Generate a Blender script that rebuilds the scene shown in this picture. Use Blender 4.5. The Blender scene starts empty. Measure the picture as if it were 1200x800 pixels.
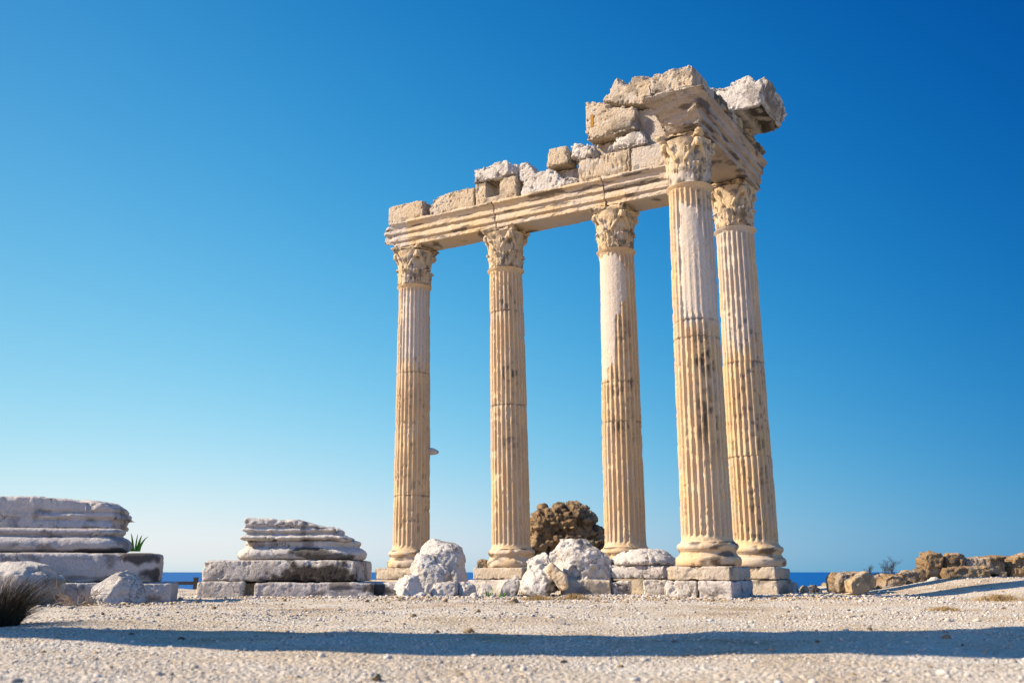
import bpy, bmesh, math, random
import numpy as np
R = math.radians
sc = bpy.context.scene
C = sc.collection
random.seed(5)
RNG = np.random.default_rng(11)

SUN_EL, SUN_AZ = 36.0, -7.0          # degrees: the sun is at the left (-X), slightly on the viewer's side (-Y)
# ------------------------------------------------------------------ camera
FPX, EYE = 1167.0, 0.45
PITCH = math.atan(270 / FPX)
CP, SP = math.cos(PITCH), math.sin(PITCH)
cam_d = bpy.data.cameras.new("camera")
cam_d.sensor_width = 36.0
cam_d.lens = 36.0 * FPX / 1200.0
cam_d.clip_start, cam_d.clip_end = 0.05, 60000
cam_d.dof.use_dof = True
cam_d.dof.focus_distance = 21.0
cam_d.dof.aperture_fstop = 2.6
cam = bpy.data.objects.new("camera", cam_d)
C.objects.link(cam)
cam.location = (0, 0, EYE)
cam.rotation_euler = (math.pi / 2 + PITCH, 0, 0)
sc.camera = cam

def at(x, y, Y):
    """real point at distance Y for a spot of the 1200x800 photograph"""
    u, v = (x - 600) / FPX, (400 - y) / FPX
    d = (u, CP - v * SP, SP + v * CP)
    t = Y / d[1]
    return (t * d[0], Y, EYE + t * d[2])

# temple axes: E1 along the row of columns, E2 towards the viewer (the return)
C5 = np.array([5.28, 22.0])
E1 = np.array([.86082699, -.50889772])
E2 = np.array([-.50889772, -.86082699])
def W(s, d, z):
    q = C5 + E1 * s + E2 * d
    return (q[0], q[1], z)

# ------------------------------------------------------------------ noise
def vnoise(p, seed=0):
    p = np.asarray(p, dtype=np.float64)
    i = np.floor(p).astype(np.int64)
    f = p - i
    f = f * f * f * (f * (f * 6 - 15) + 10)
    def h(a, b, c):
        n = (a * 73856093) ^ (b * 19349663) ^ (c * 83492791) ^ (seed * 2654435761)
        n = n & 0xffffffff
        n = ((n ^ (n >> 15)) * 2246822519) & 0xffffffff
        n = ((n ^ (n >> 13)) * 3266489917) & 0xffffffff
        n = n ^ (n >> 16)
        return n / 4294967295.0
    x, y, z = i[:, 0], i[:, 1], i[:, 2]
    u, v, w = f[:, 0], f[:, 1], f[:, 2]
    def lx(b, c): return h(x, b, c) * (1 - u) + h(x + 1, b, c) * u
    def ly(c): return lx(y, c) * (1 - v) + lx(y + 1, c) * v
    return ly(z) * (1 - w) + ly(z + 1) * w
def fbm(p, oct=4, seed=0, gain=.5):
    p = np.asarray(p, dtype=np.float64)
    s = np.zeros(len(p)); a = 1.0; t = 0
    for k in range(oct):
        s += a * vnoise(p * (2 ** k) + 17.3 * k, seed + k); t += a; a *= gain
    return s / t
def sstep(a, b, x):
    t = np.clip((x - a) / (b - a), 0, 1)
    return t * t * (3 - 2 * t)

# ------------------------------------------------------------------ mesh helpers
def tag(o, label=None, cat=None, group=None, kind=None):
    if label: o["label"] = label
    if cat: o["category"] = cat
    if group: o["group"] = group
    if kind or cat: o["kind"] = kind or "thing"
    return o
def thing(name, loc, label, cat, group=None):
    o = bpy.data.objects.new(name, None)
    C.objects.link(o)
    o.location = loc
    o.empty_display_size = .2
    return tag(o, label, cat, group)
def mk(name, V, F, mat, parent=None, attrs=None, smooth=True, origin=None):
    """one mesh object from world-space points; its origin is the middle of its foot (or its thing's)"""
    V = np.asarray(V, dtype=np.float64)
    if parent is not None:
        p = parent
        org = np.zeros(3)
        while p is not None:
            org += np.array(p.location); p = p.parent
    elif origin is not None: org = np.array(origin)
    else: org = np.array([V[:, 0].mean(), V[:, 1].mean(), V[:, 2].min()])
    me = bpy.data.meshes.new(name)
    if isinstance(F, np.ndarray):
        n, k = F.shape
        me.vertices.add(len(V)); me.vertices.foreach_set("co", (V - org).astype(np.float32).ravel())
        me.loops.add(n * k); me.loops.foreach_set("vertex_index", F.astype(np.int32).ravel())
        me.polygons.add(n)
        me.polygons.foreach_set("loop_start", np.arange(0, n * k, k, dtype=np.int32))
        me.polygons.foreach_set("loop_total", np.full(n, k, dtype=np.int32))
        me.update(calc_edges=True); me.validate()
    else:
        me.from_pydata((V - org).tolist(), [], F)
    me.polygons.foreach_set("use_smooth", np.full(len(me.polygons), smooth))
    for k, a in (attrs or {}).items():
        at_ = me.attributes.new(k, 'FLOAT', 'POINT')
        at_.data.foreach_set("value", np.asarray(a, dtype=np.float32))
    me.materials.append(mat)
    me.update()
    o = bpy.data.objects.new(name, me)
    C.objects.link(o)
    if parent is not None: o.parent = parent
    else: o.location = org
    return o

def remesh(V, F, voxel):
    """closed rough shape -> even quads (V, F quads, E, N)"""
    me = bpy.data.meshes.new("tmp")
    bm = bmesh.new()
    vs = [bm.verts.new(v) for v in V]
    for f in F:
        try: bm.faces.new([vs[i] for i in f])
        except ValueError: pass
    bmesh.ops.recalc_face_normals(bm, faces=bm.faces)
    bm.to_mesh(me); bm.free()
    o = bpy.data.objects.new("tmp", me)
    C.objects.link(o)
    m = o.modifiers.new("r", 'REMESH'); m.mode = 'VOXEL'; m.voxel_size = voxel; m.adaptivity = 0
    dg = bpy.context.evaluated_depsgraph_get(); dg.update()
    ev = o.evaluated_get(dg)
    e = ev.to_mesh()
    nv = len(e.vertices)
    co = np.empty(nv * 3, np.float32); e.vertices.foreach_get("co", co)
    ne = len(e.edges); ed = np.empty(ne * 2, np.int32); e.edges.foreach_get("vertices", ed)
    nl = len(e.loops); lv = np.empty(nl, np.int32); e.loops.foreach_get("vertex_index", lv)
    assert nl == 4 * len(e.polygons)
    ev.to_mesh_clear()
    bpy.data.objects.remove(o); bpy.data.meshes.remove(me)
    return co.reshape(-1, 3).astype(np.float64), lv.reshape(-1, 4), ed.reshape(-1, 2)
def normals(V, F):
    a = V[F[:, 2]] - V[F[:, 0]]; b = V[F[:, 3]] - V[F[:, 1]]
    n = np.cross(a, b)
    N = np.zeros_like(V)
    for k in range(4):
        for c in range(3):
            N[:, c] += np.bincount(F[:, k], n[:, c], len(V))
    L = np.linalg.norm(N, axis=1); L[L == 0] = 1
    return N / L[:, None]
def smooth(V, E, it, m=None):
    deg = np.bincount(E.ravel(), minlength=len(V)).astype(float); deg[deg == 0] = 1
    for _ in range(it):
        S = np.empty_like(V)
        for c in range(3):
            S[:, c] = np.bincount(E[:, 0], V[E[:, 1], c], len(V)) + np.bincount(E[:, 1], V[E[:, 0], c], len(V))
        S /= deg[:, None]
        V = S if m is None else V + (S - V) * m[:, None]
    return V
def facet(V, cell, amp, seed):
    """broken-stone facets: every cell of space shears the surface along its own plane"""
    q = V / cell; i0 = np.floor(q).astype(int)
    best = np.full(len(V), 99.0); val = np.zeros(len(V))
    for dx in (-1, 0, 1):
        for dy in (-1, 0, 1):
            for dz in (-1, 0, 1):
                ii = (i0 + np.array([dx, dy, dz])).astype(float)
                j = np.stack([vnoise(ii, seed + k) for k in (1, 2, 3)], 1)
                g = np.stack([vnoise(ii, seed + k) for k in (4, 5, 6)], 1) * 2 - 1
                r = vnoise(ii, seed + 7) - .5
                df = q - (ii + j); d = np.linalg.norm(df, axis=1)
                v = (df * g).sum(1) * 1.5 + r * .8
                m = d < best
                best = np.where(m, d, best); val = np.where(m, v, val)
    return amp * val
def cuts(V, n, depth, seed, up=.55):
    """split off flat faces: everything beyond a plane falls back onto it"""
    g = np.random.default_rng(seed); V = V.copy()
    c = V.mean(0); sz = (V.max(0) - V.min(0)) / 2
    for _ in range(n):
        a = g.normal(size=3); a[2] = abs(a[2]) * up; a[1] -= .35; a /= np.linalg.norm(a)
        h = (V - c) @ a; top = h.max(); lim = top - depth * g.uniform(.4, 1.3) * np.abs(a * sz).sum()
        over = np.clip(h - lim, 0, None)
        V -= (over * .96)[:, None] * a
    return V
def weather(V, F, E, seed, rnd=0, worn=4, big=.012, fine=.008, chip=.04, fscale=14, aniso=None, chipscale=3.2, fac=0.0, cell=.3, hollow=0.0):
    V = smooth(V, E, 1)
    N = normals(V, F)
    S = smooth(V, E, 10)
    L = np.linalg.norm(V[E[:, 0]] - V[E[:, 1]], axis=1).mean()
    em = np.clip(((V - S) * N).sum(1) / (L * .55), 0, 1)             # convex edges only
    ew = smooth(em[:, None].repeat(3, 1), E, 3)[:, 0]
    m = sstep(.48, .60, fbm(V * 2.1, 3, seed))
    V = smooth(V, E, worn, np.clip(ew * 2, 0, 1) * (.15 + .85 * m))
    N = normals(V, F)
    d = big * 2 * (fbm(V * 1.9, 3, seed + 9) - .5)
    q = V * fscale if aniso is None else V * np.array(aniso)
    fn = fbm(q, 3, seed + 21, .6)
    ridge = 1 - np.abs(fn - .5) * 4
    d += fine * ((fn - .5) * 1.4 + (ridge - .5) * .45) * (.45 + 1.1 * sstep(.38, .6, fbm(V * 2.7, 2, seed + 61)))
    c = fbm(V * chipscale, 3, seed + 33)
    wide = smooth(em[:, None].repeat(3, 1), E, 14)[:, 0]
    d -= chip * 1.3 * sstep(.56, .63, c) * np.clip(wide * 3.0, 0, 1)
    d -= chip * .6 * sstep(.54, .60, fbm(V * 11, 2, seed + 44)) * np.clip(ew * 2, 0, 1)
    if hollow: d -= hollow * sstep(.52, .66, fbm(V * 2.6, 4, seed + 81)) + hollow * .5 * sstep(.55, .62, fbm(V * 6, 3, seed + 82))
    V = V + N * d[:, None]
    if fac:
        dd = facet(V, cell, fac, seed + 5) + facet(V + 3.3, cell * .42, fac * .38, seed + 15)
        V = V + N * dd[:, None]
        V = smooth(V, E, 1, np.full(len(V), .5))
    return V

def prism(sections):
    """loft of closed loops (same length) with ngon ends"""
    n = len(sections[0]); V = [p for s in sections for p in s]; F = []
    for k in range(len(sections) - 1):
        a, b = k * n, (k + 1) * n
        for i in range(n):
            j = (i + 1) % n
            F.append((a + i, a + j, b + j, b + i))
    F.append(tuple(range(n))[::-1])
    F.append(tuple(range((len(sections) - 1) * n, len(sections) * n)))
    return V, F

def blob_stain(V, blobs, seed):
    """dark crust of its own shape: list of (centre, radius, weight)"""
    s = np.zeros(len(V))
    n = fbm(V * 4, 4, seed)
    for c, r, w in blobs:
        dd = np.linalg.norm((V - np.array(c)) / np.array(r), axis=1)
        s = np.maximum(s, w * sstep(1.15, .75, dd + (n - .5) * 1.5))
    return s

# ------------------------------------------------------------------ materials
def node(nt, t, loc=None, **kw):
    n = nt.nodes.new(t)
    for k, v in kw.items(): setattr(n, k, v)
    return n
def stone_mat(name, a, b, vein=(.3, .28, .26), veinamt=.35, vstretch=(1, 1, 5), pale=(.50, .445, .375),
              stain=(.045, .036, .028), speck=.22, bump=.35, pit=.35, scale=1.0, sheen=.88, dots=.25, cracks=0.0):
    m = bpy.data.materials.new(name); m.use_nodes = True
    nt = m.node_tree; L = nt.links
    bs = nt.nodes["Principled BSDF"]; bs.inputs["Roughness"].default_value = sheen
    bs.inputs["Specular IOR Level"].default_value = .25
    tc = node(nt, "ShaderNodeTexCoord"); oi = node(nt, "ShaderNodeObjectInfo")
    mu = node(nt, "ShaderNodeMath", operation='MULTIPLY'); mu.inputs[1].default_value = 53.0
    L.new(oi.outputs["Random"], mu.inputs[0])
    ad = node(nt, "ShaderNodeVectorMath", operation='ADD')
    L.new(tc.outputs["Object"], ad.inputs[0]); L.new(mu.outputs[0], ad.inputs[1])
    P = ad.outputs[0]
    def noise(sc_, det=5, rough=.6, vec=None):
        n = node(nt, "ShaderNodeTexNoise"); n.inputs["Scale"].default_value = sc_ * scale
        n.inputs["Detail"].default_value = det; n.inputs["Roughness"].default_value = rough
        L.new(vec or P, n.inputs["Vector"]); return n
    def rng(src, lo, hi, o0=0, o1=1):
        r = node(nt, "ShaderNodeMapRange"); r.interpolation_type = 'SMOOTHSTEP'
        r.inputs[1].default_value = lo; r.inputs[2].default_value = hi
        r.inputs[3].default_value = o0; r.inputs[4].default_value = o1
        L.new(src, r.inputs[0]); return r.outputs[0]
    def mix(fac, c1, c2, bt='MIX'):
        x = node(nt, "ShaderNodeMix", data_type='RGBA', blend_type=bt)
        if isinstance(fac, float): x.inputs[0].default_value = fac
        else: L.new(fac, x.inputs[0])
        for i, c in ((6, c1), (7, c2)):
            if isinstance(c, tuple): x.inputs[i].default_value = (*c, 1)
            else: L.new(c, x.inputs[i])
        return x.outputs[2]
    n1 = noise(1.1, 6, .62)
    col = mix(rng(n1.outputs[0], .36, .64), a, b)
    # grain and veins
    mp = node(nt, "ShaderNodeMapping"); mp.inputs["Scale"].default_value = vstretch
    L.new(P, mp.inputs[0])
    nv = noise(2.6, 7, .68, mp.outputs[0])
    vm = rng(nv.outputs[0], .52, .68, 0, veinamt)
    col = mix(vm, col, vein)
    ap = node(nt, "ShaderNodeAttribute", attribute_name="pale")
    npz = noise(6, 4, .6)
    pm = node(nt, "ShaderNodeMath", operation='MULTIPLY')
    L.new(ap.outputs["Fac"], pm.inputs[0]); L.new(rng(npz.outputs[0], .2, .6, .55, 1.0), pm.inputs[1])
    col = mix(pm.outputs[0], col, pale)
    # speckle
    ns = noise(34, 3, .7)
    col = mix(rng(ns.outputs[0], .38, .62, speck, 0), col, mix(1.0, col, (.35, .30, .25), 'MULTIPLY'))
    # small lichen dots
    nd = noise(9, 5, .75)
    col = mix(rng(nd.outputs[0], .62, .70, 0, dots), col, stain)
    if cracks:
        dv = node(nt, "ShaderNodeVectorMath", operation='MULTIPLY_ADD'); nq = noise(3, 5, .7)
        L.new(nq.outputs["Color"], dv.inputs[0]); dv.inputs[1].default_value = (.45, .45, .45); L.new(P, dv.inputs[2])
        vc = node(nt, "ShaderNodeTexVoronoi", feature='DISTANCE_TO_EDGE'); vc.inputs["Scale"].default_value = 1.7; L.new(dv.outputs[0], vc.inputs["Vector"])
        lm = node(nt, "ShaderNodeMath", operation='MULTIPLY'); L.new(rng(vc.outputs["Distance"], .004, .022, cracks, 0), lm.inputs[0]); L.new(rng(noise(1.3, 3).outputs[0], .42, .55), lm.inputs[1])
        col = mix(lm.outputs[0], col, stain)
    as_ = node(nt, "ShaderNodeAttribute", attribute_name="stain")
    col = mix(as_.outputs["Fac"], col, stain)
    L.new(col, bs.inputs["Base Color"])
    # bump: grain + pits
    nb = noise(22, 6, .7)
    vo = node(nt, "ShaderNodeTexVoronoi"); vo.inputs["Scale"].default_value = 26 * scale; L.new(P, vo.inputs["Vector"])
    b1 = node(nt, "ShaderNodeBump"); b1.inputs["Strength"].default_value = bump; b1.inputs["Distance"].default_value = .05
    L.new(nb.outputs[0], b1.inputs["Height"])
    b2 = node(nt, "ShaderNodeBump"); b2.inputs["Strength"].default_value = pit; b2.inputs["Distance"].default_value = .025
    L.new(rng(vo.outputs["Distance"], .05, .35), b2.inputs["Height"])
    L.new(b1.outputs[0], b2.inputs["Normal"]); L.new(b2.outputs[0], bs.inputs["Normal"])
    return m
M = {}
M['shaft'] = stone_mat("warm_marble", (.60, .425, .225), (.53, .385, .23), vein=(.60, .51, .37), veinamt=.5, vstretch=(3, 3, .5), pale=(.49, .43, .355), dots=.12, pit=.2)
M['carved'] = stone_mat("carved_marble", (.56, .42, .24), (.51, .40, .26), vein=(.60, .52, .40), veinamt=.4, vstretch=(2, 2, 2), dots=.28, bump=.5)
M['beam'] = stone_mat("beam_marble", (.59, .43, .235), (.55, .45, .32), vein=(.36, .30, .24), veinamt=.4, vstretch=(.8, .8, 6), dots=.35)
M['weathered'] = stone_mat("weathered_beam_marble", (.42, .34, .25), (.33, .275, .225), vein=(.20, .155, .12), veinamt=.6, vstretch=(.8, .8, 5), dots=.55, bump=.6)
M['frieze'] = stone_mat("tan_block_stone", (.48, .37, .235), (.52, .42, .29), vein=(.58, .53, .45), veinamt=.5, vstretch=(1, 1, 2), dots=.3, bump=.9, pit=.7)
M['pale'] = stone_mat("pale_marble", (.53, .485, .42), (.45, .405, .345), vein=(.36, .31, .26), veinamt=.7, vstretch=(.8, .8, 3.5), pale=(.62, .575, .51), dots=.5, bump=.7, pit=.5, cracks=.75)
M['grey'] = stone_mat("grey_veined_marble", (.44, .395, .355), (.51, .465, .41), vein=(.30, .26, .23), veinamt=.6, vstretch=(.6, .6, 7), pale=(.54, .50, .45), dots=.4, bump=.6, cracks=.7)
M['plinth'] = stone_mat("plinth_stone", (.48, .39, .27), (.42, .35, .26), vein=(.34, .29, .22), veinamt=.4, dots=.45, bump=.6)
M['brown'] = stone_mat("brown_sandstone", (.36, .245, .13), (.26, .17, .085), vein=(.15, .10, .06), veinamt=.6, vstretch=(1, 1, 1.5), dots=.5, bump=1.0, pit=1.0, scale=.8)
M['ochre'] = stone_mat("ochre_stone", (.47, .35, .20), (.40, .29, .16), vein=(.30, .21, .12), veinamt=.4, dots=.3, bump=.7, pit=.6)
M['dark'] = stone_mat("dark_stone", (.05, .05, .055), (.09, .085, .08), veinamt=.2, bump=.8)

def simple_mat(name, col, rough=.85, var=.35, scale=8):
    m = bpy.data.materials.new(name); m.use_nodes = True
    nt = m.node_tree; bs = nt.nodes["Principled BSDF"]; bs.inputs["Roughness"].default_value = rough
    bs.inputs["Specular IOR Level"].default_value = .2
    g = node(nt, "ShaderNodeNewGeometry")
    r = node(nt, "ShaderNodeValToRGB")
    r.color_ramp.elements[0].color = tuple(c * (1 - var) for c in col) + (1,)
    r.color_ramp.elements[1].color = tuple(min(1, c * (1 + var)) for c in col) + (1,)
    nt.links.new(g.outputs["Random Per Island"], r.inputs[0])
    nt.links.new(r.outputs[0], bs.inputs["Base Color"])
    return m
M['drygrass'] = simple_mat("dry_grass", (.34, .23, .10))
M['shadegrass'] = simple_mat("shaded_dry_grass", (.055, .042, .025), var=.5)  # dry grass with the shadow it stands in put into its colour
M['green'] = simple_mat("green_leaf", (.08, .22, .02))
M['twig'] = simple_mat("twig_bark", (.30, .22, .14), var=.2)
M['rail'] = simple_mat("weathered_rail_wood", (.05, .04, .035), var=.2)
M['bronze'] = simple_mat("rusty_clamp", (.30, .15, .02), var=.1)
M['twigdark'] = simple_mat("dark_twig_bark", (.06, .04, .035), var=.3)

# ------------------------------------------------------------------ ground, sea
def zg(X, Y):
    X = np.asarray(X, float); Y = np.asarray(Y, float)
    m = .36 * sstep(7.2, 10.6, X) * sstep(16.5, 22, Y)
    drop = -4.2 * sstep(28, 38, Y)
    P = np.stack([X.ravel(), Y.ravel(), np.zeros(X.size)], 1)
    n = ((fbm(P * .55, 3, 3) - .5) * .07 + (fbm(P * 2.3, 3, 4) - .5) * .035).reshape(X.shape)
    return m + drop + n * sstep(1.5, 4.0, Y) - .012
def build_ground():
    xs = np.concatenate([-np.geomspace(9000, 14, 26), np.arange(-13.5, 13.51, .09), np.geomspace(14, 9000, 26)])
    ys = np.concatenate([-np.geomspace(900, 3, 14), np.arange(-2.5, 3, .5), np.arange(3, 12, .06), np.arange(12, 27, .10), np.arange(27, 48.1, .5)])
    X, Y = np.meshgrid(xs, ys); Z = zg(X, Y)
    nx, ny = len(xs), len(ys)
    idx = np.arange(nx * ny).reshape(ny, nx)
    F = np.stack([idx[:-1, :-1], idx[:-1, 1:], idx[1:, 1:], idx[1:, :-1]], -1).reshape(-1, 4)
    V = np.stack([X.ravel(), Y.ravel(), Z.ravel()], 1)
    m = bpy.data.materials.new("gravel_ground"); m.use_nodes = True
    nt = m.node_tree; L = nt.links; bs = nt.nodes["Principled BSDF"]
    bs.inputs["Roughness"].default_value = .95; bs.inputs["Specular IOR Level"].default_value = .1
    tc = node(nt, "ShaderNodeTexCoord")
    def noise(s, d=5, r=.6):
        n = node(nt, "ShaderNodeTexNoise"); n.inputs["Scale"].default_value = s; n.inputs["Detail"].default_value = d
        n.inputs["Roughness"].default_value = r; L.new(tc.outputs["Object"], n.inputs["Vector"]); return n
    def ramp(src, els):
        r = node(nt, "ShaderNodeValToRGB"); e = r.color_ramp.elements
        e[0].position, e[0].color = els[0][0], (*els[0][1], 1); e[1].position, e[1].color = els[-1][0], (*els[-1][1], 1)
        for p, c in els[1:-1]:
            q = e.new(p); q.color = (*c, 1)
        L.new(src, r.inputs[0]); return r.outputs[0]
    v1 = node(nt, "ShaderNodeTexVoronoi"); v1.inputs["Scale"].default_value = 34; L.new(tc.outputs["Object"], v1.inputs["Vector"])
    sep = node(nt, "ShaderNodeSeparateColor"); L.new(v1.outputs["Color"], sep.inputs[0])
    c1 = ramp(sep.outputs[0], [(0, (.30, .26, .22)), (.25, (.51, .455, .375)), (.7, (.59, .535, .45)), (.9, (.67, .62, .54)), (1, (.48, .34, .18))])
    v2 = node(nt, "ShaderNodeTexVoronoi"); v2.inputs["Scale"].default_value = 75; L.new(tc.outputs["Object"], v2.inputs["Vector"])
    sep2 = node(nt, "ShaderNodeSeparateColor"); L.new(v2.outputs["Color"], sep2.inputs[0])
    c2 = ramp(sep2.outputs[0], [(0, (.34, .285, .22)), (.4, (.53, .475, .395)), (1, (.63, .575, .49))])
    mx = node(nt, "ShaderNodeMix", data_type='RGBA'); L.new(noise(5, 4).outputs[0], mx.inputs[0]); L.new(c1, mx.inputs[6]); L.new(c2, mx.inputs[7])
    n3 = ramp(noise(.55, 7, .7).outputs[0], [(.33, (.62, .50, .37)), (.46, (.90, .83, .74)), (.60, (1, 1, 1))])
    mm = node(nt, "ShaderNodeMix", data_type='RGBA', blend_type='MULTIPLY'); mm.inputs[0].default_value = 1
    L.new(mx.outputs[2], mm.inputs[6]); L.new(n3, mm.inputs[7])
    L.new(mm.outputs[2], bs.inputs["Base Color"])
    b1 = node(nt, "ShaderNodeBump"); b1.inputs["Strength"].default_value = .8; b1.inputs["Distance"].default_value = .03; b1.invert = True
    L.new(v1.outputs["Distance"], b1.inputs["Height"])
    b2 = node(nt, "ShaderNodeBump"); b2.inputs["Strength"].default_value = .6; b2.inputs["Distance"].default_value = .02
    L.new(noise(60, 4, .7).outputs[0], b2.inputs["Height"]); L.new(b1.outputs[0], b2.inputs["Normal"]); L.new(b2.outputs[0], bs.inputs["Normal"])
    o = mk("ground", V, F, m, origin=(0, 0, 0)); tag(o, kind="structure")
build_ground()

def build_sea():
    m = bpy.data.materials.new("sea_water"); m.use_nodes = True
    nt = m.node_tree; L = nt.links; bs = nt.nodes["Principled BSDF"]
    bs.inputs["Base Color"].default_value = (.0, .06, .24, 1); bs.inputs["Roughness"].default_value = .35
    bs.inputs["IOR"].default_value = 1.33; bs.inputs["Specular IOR Level"].default_value = .06
    tc = node(nt, "ShaderNodeTexCoord"); n = node(nt, "ShaderNodeTexNoise"); n.inputs["Scale"].default_value = .25; n.inputs["Detail"].default_value = 6
    L.new(tc.outputs["Object"], n.inputs["Vector"])
    b = node(nt, "ShaderNodeBump"); b.inputs["Strength"].default_value = .5; b.inputs["Distance"].default_value = 1.0
    L.new(n.outputs[0], b.inputs["Height"]); L.new(b.outputs[0], bs.inputs["Normal"])
    V = [(-40000, 38, -3), (40000, 38, -3), (40000, 45000, -3), (-40000, 45000, -3)]
    tag(mk("sea", V, [(0, 1, 2, 3)], m, smooth=False, origin=(0, 38, -3)), kind="structure")
build_sea()

# pebbles: loose gravel nobody could count
def ico():
    t = (1 + 5 ** .5) / 2
    v = np.array([(-1, t, 0), (1, t, 0), (-1, -t, 0), (1, -t, 0), (0, -1, t), (0, 1, t), (0, -1, -t), (0, 1, -t), (t, 0, -1), (t, 0, 1), (-t, 0, -1), (-t, 0, 1)]) / math.hypot(1, t)
    f = np.array([(0, 11, 5), (0, 5, 1), (0, 1, 7), (0, 7, 10), (0, 10, 11), (1, 5, 9), (5, 11, 4), (11, 10, 2), (10, 7, 6), (7, 1, 8), (3, 9, 4), (3, 4, 2), (3, 2, 6), (3, 6, 8), (3, 8, 9), (4, 9, 5), (2, 4, 11), (6, 2, 10), (8, 6, 7), (9, 8, 1)])
    return v, f
def scatter(pos, size, name, mat, label, flat=.6):
    v, f = ico(); n = len(pos)
    S = size[:, None, None] * RNG.uniform(.6, 1.35, (n, 1, 3)) * np.array([1, 1, flat])
    P = v[None] * (1 + RNG.uniform(-.28, .28, (n, 12, 1))) * S
    a = RNG.uniform(0, 6.28, n); c, s = np.cos(a)[:, None], np.sin(a)[:, None]
    X = P[:, :, 0] * c - P[:, :, 1] * s; Y = P[:, :, 0] * s + P[:, :, 1] * c
    V = np.stack([X, Y, P[:, :, 2]], -1) + pos[:, None, :]
    F = (f[None] + 12 * np.arange(n)[:, None, None]).reshape(-1, 3)
    return tag(mk(name, V.reshape(-1, 3), F, mat, origin=(0, 0, 0)), label, "gravel", kind="stuff")
def pebble_mat():
    m = bpy.data.materials.new("pebble_stone"); m.use_nodes = True
    nt = m.node_tree; bs = nt.nodes["Principled BSDF"]; bs.inputs["Roughness"].default_value = .9; bs.inputs["Specular IOR Level"].default_value = .15
    g = node(nt, "ShaderNodeNewGeometry"); r = node(nt, "ShaderNodeValToRGB"); e = r.color_ramp.elements
    e[0].color = (.20, .16, .13, 1); e[1].position = 1; e[1].color = (.50, .34, .17, 1)
    for p, c in ((.12, (.40, .35, .30)), (.35, (.55, .49, .405)), (.7, (.63, .575, .49)), (.9, (.68, .635, .56))):
        q = e.new(p); q.color = (*c, 1)
    nt.links.new(g.outputs["Random Per Island"], r.inputs[0])
    tc = node(nt, "ShaderNodeTexCoord"); n = node(nt, "ShaderNodeTexNoise"); n.inputs["Scale"].default_value = 90
    nt.links.new(tc.outputs["Object"], n.inputs["Vector"])
    x = node(nt, "ShaderNodeMix", data_type='RGBA', blend_type='MULTIPLY'); x.inputs[0].default_value = .5
    nt.links.new(r.outputs[0], x.inputs[6]); nt.links.new(n.outputs[0], x.inputs[7]); nt.links.new(x.outputs[2], bs.inputs["Base Color"])
    return m
def build_gravel():
    pos, siz = [], []
    for y0, y1, n, s0, s1 in ((3.6, 6, 26000, .003, .013), (6, 10, 22000, .004, .016), (10, 16, 12000, .008, .030), (16, 24, 10000, .012, .042)):
        Y = RNG.uniform(y0, y1, n); X = RNG.uniform(-1, 1, n) * (Y * .56 + 1.2)
        s = s0 + (s1 - s0) * RNG.beta(1.2, 5, n)
        den = fbm(np.stack([X * .9, Y * .5, X * 0], 1), 3, 77)
        kp_ = RNG.uniform(size=n) < .25 + .75 * sstep(.40, .58, den)
        X, Y, s = X[kp_], Y[kp_], s[kp_]
        s = s * np.where(RNG.uniform(size=len(s)) < .02, 2.2, 1.0)
        pos.append(np.stack([X, Y, zg(X, Y) + s * .18], 1)); siz.append(s)
    n = 800; Y = 4.2 + 15 * RNG.uniform(size=n) ** 1.2; X = RNG.uniform(-1, 1, n) * (Y * .56 + 1.2); s = .010 + .028 * RNG.beta(1, 5, n)
    pos.append(np.stack([X, Y, zg(X, Y) + s * .2], 1)); siz.append(s)
    # coarser rubble line at the foot of the ruin
    n = 2600; X = RNG.uniform(-9, 8, n); Y = 19.6 + RNG.normal(0, .9, n) - (X < -5) * 3.6
    s = .02 + .05 * RNG.beta(1, 5, n)
    pos.append(np.stack([X, Y, zg(X, Y) + s * .25], 1)); siz.append(s)
    n = 3200; X = RNG.uniform(-8.5, 6, n); Y = 18.4 + RNG.normal(0, .8, n) - (X < -5) * 2.6 - (np.abs(X) < 2) * .6
    s = .012 + .05 * RNG.beta(1, 4, n)
    kp_ = RNG.uniform(size=n) < sstep(.42, .60, fbm(np.stack([X * 1.5, Y * 1.5, X * 0], 1), 3, 55)); X, Y, s = X[kp_], Y[kp_], s[kp_]
    scatter(np.stack([X, Y, zg(X, Y) + s * .25], 1), s, "rubble_scree", simple_mat("ochre_scree", (.36, .27, .17), var=.45), "ochre and brown rubble chips strewn before the stones")
    scatter(np.concatenate(pos), np.concatenate(siz), "gravel", pebble_mat(), "loose pale gravel and pebbles scattered over the whole ground")
build_gravel()

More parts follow.
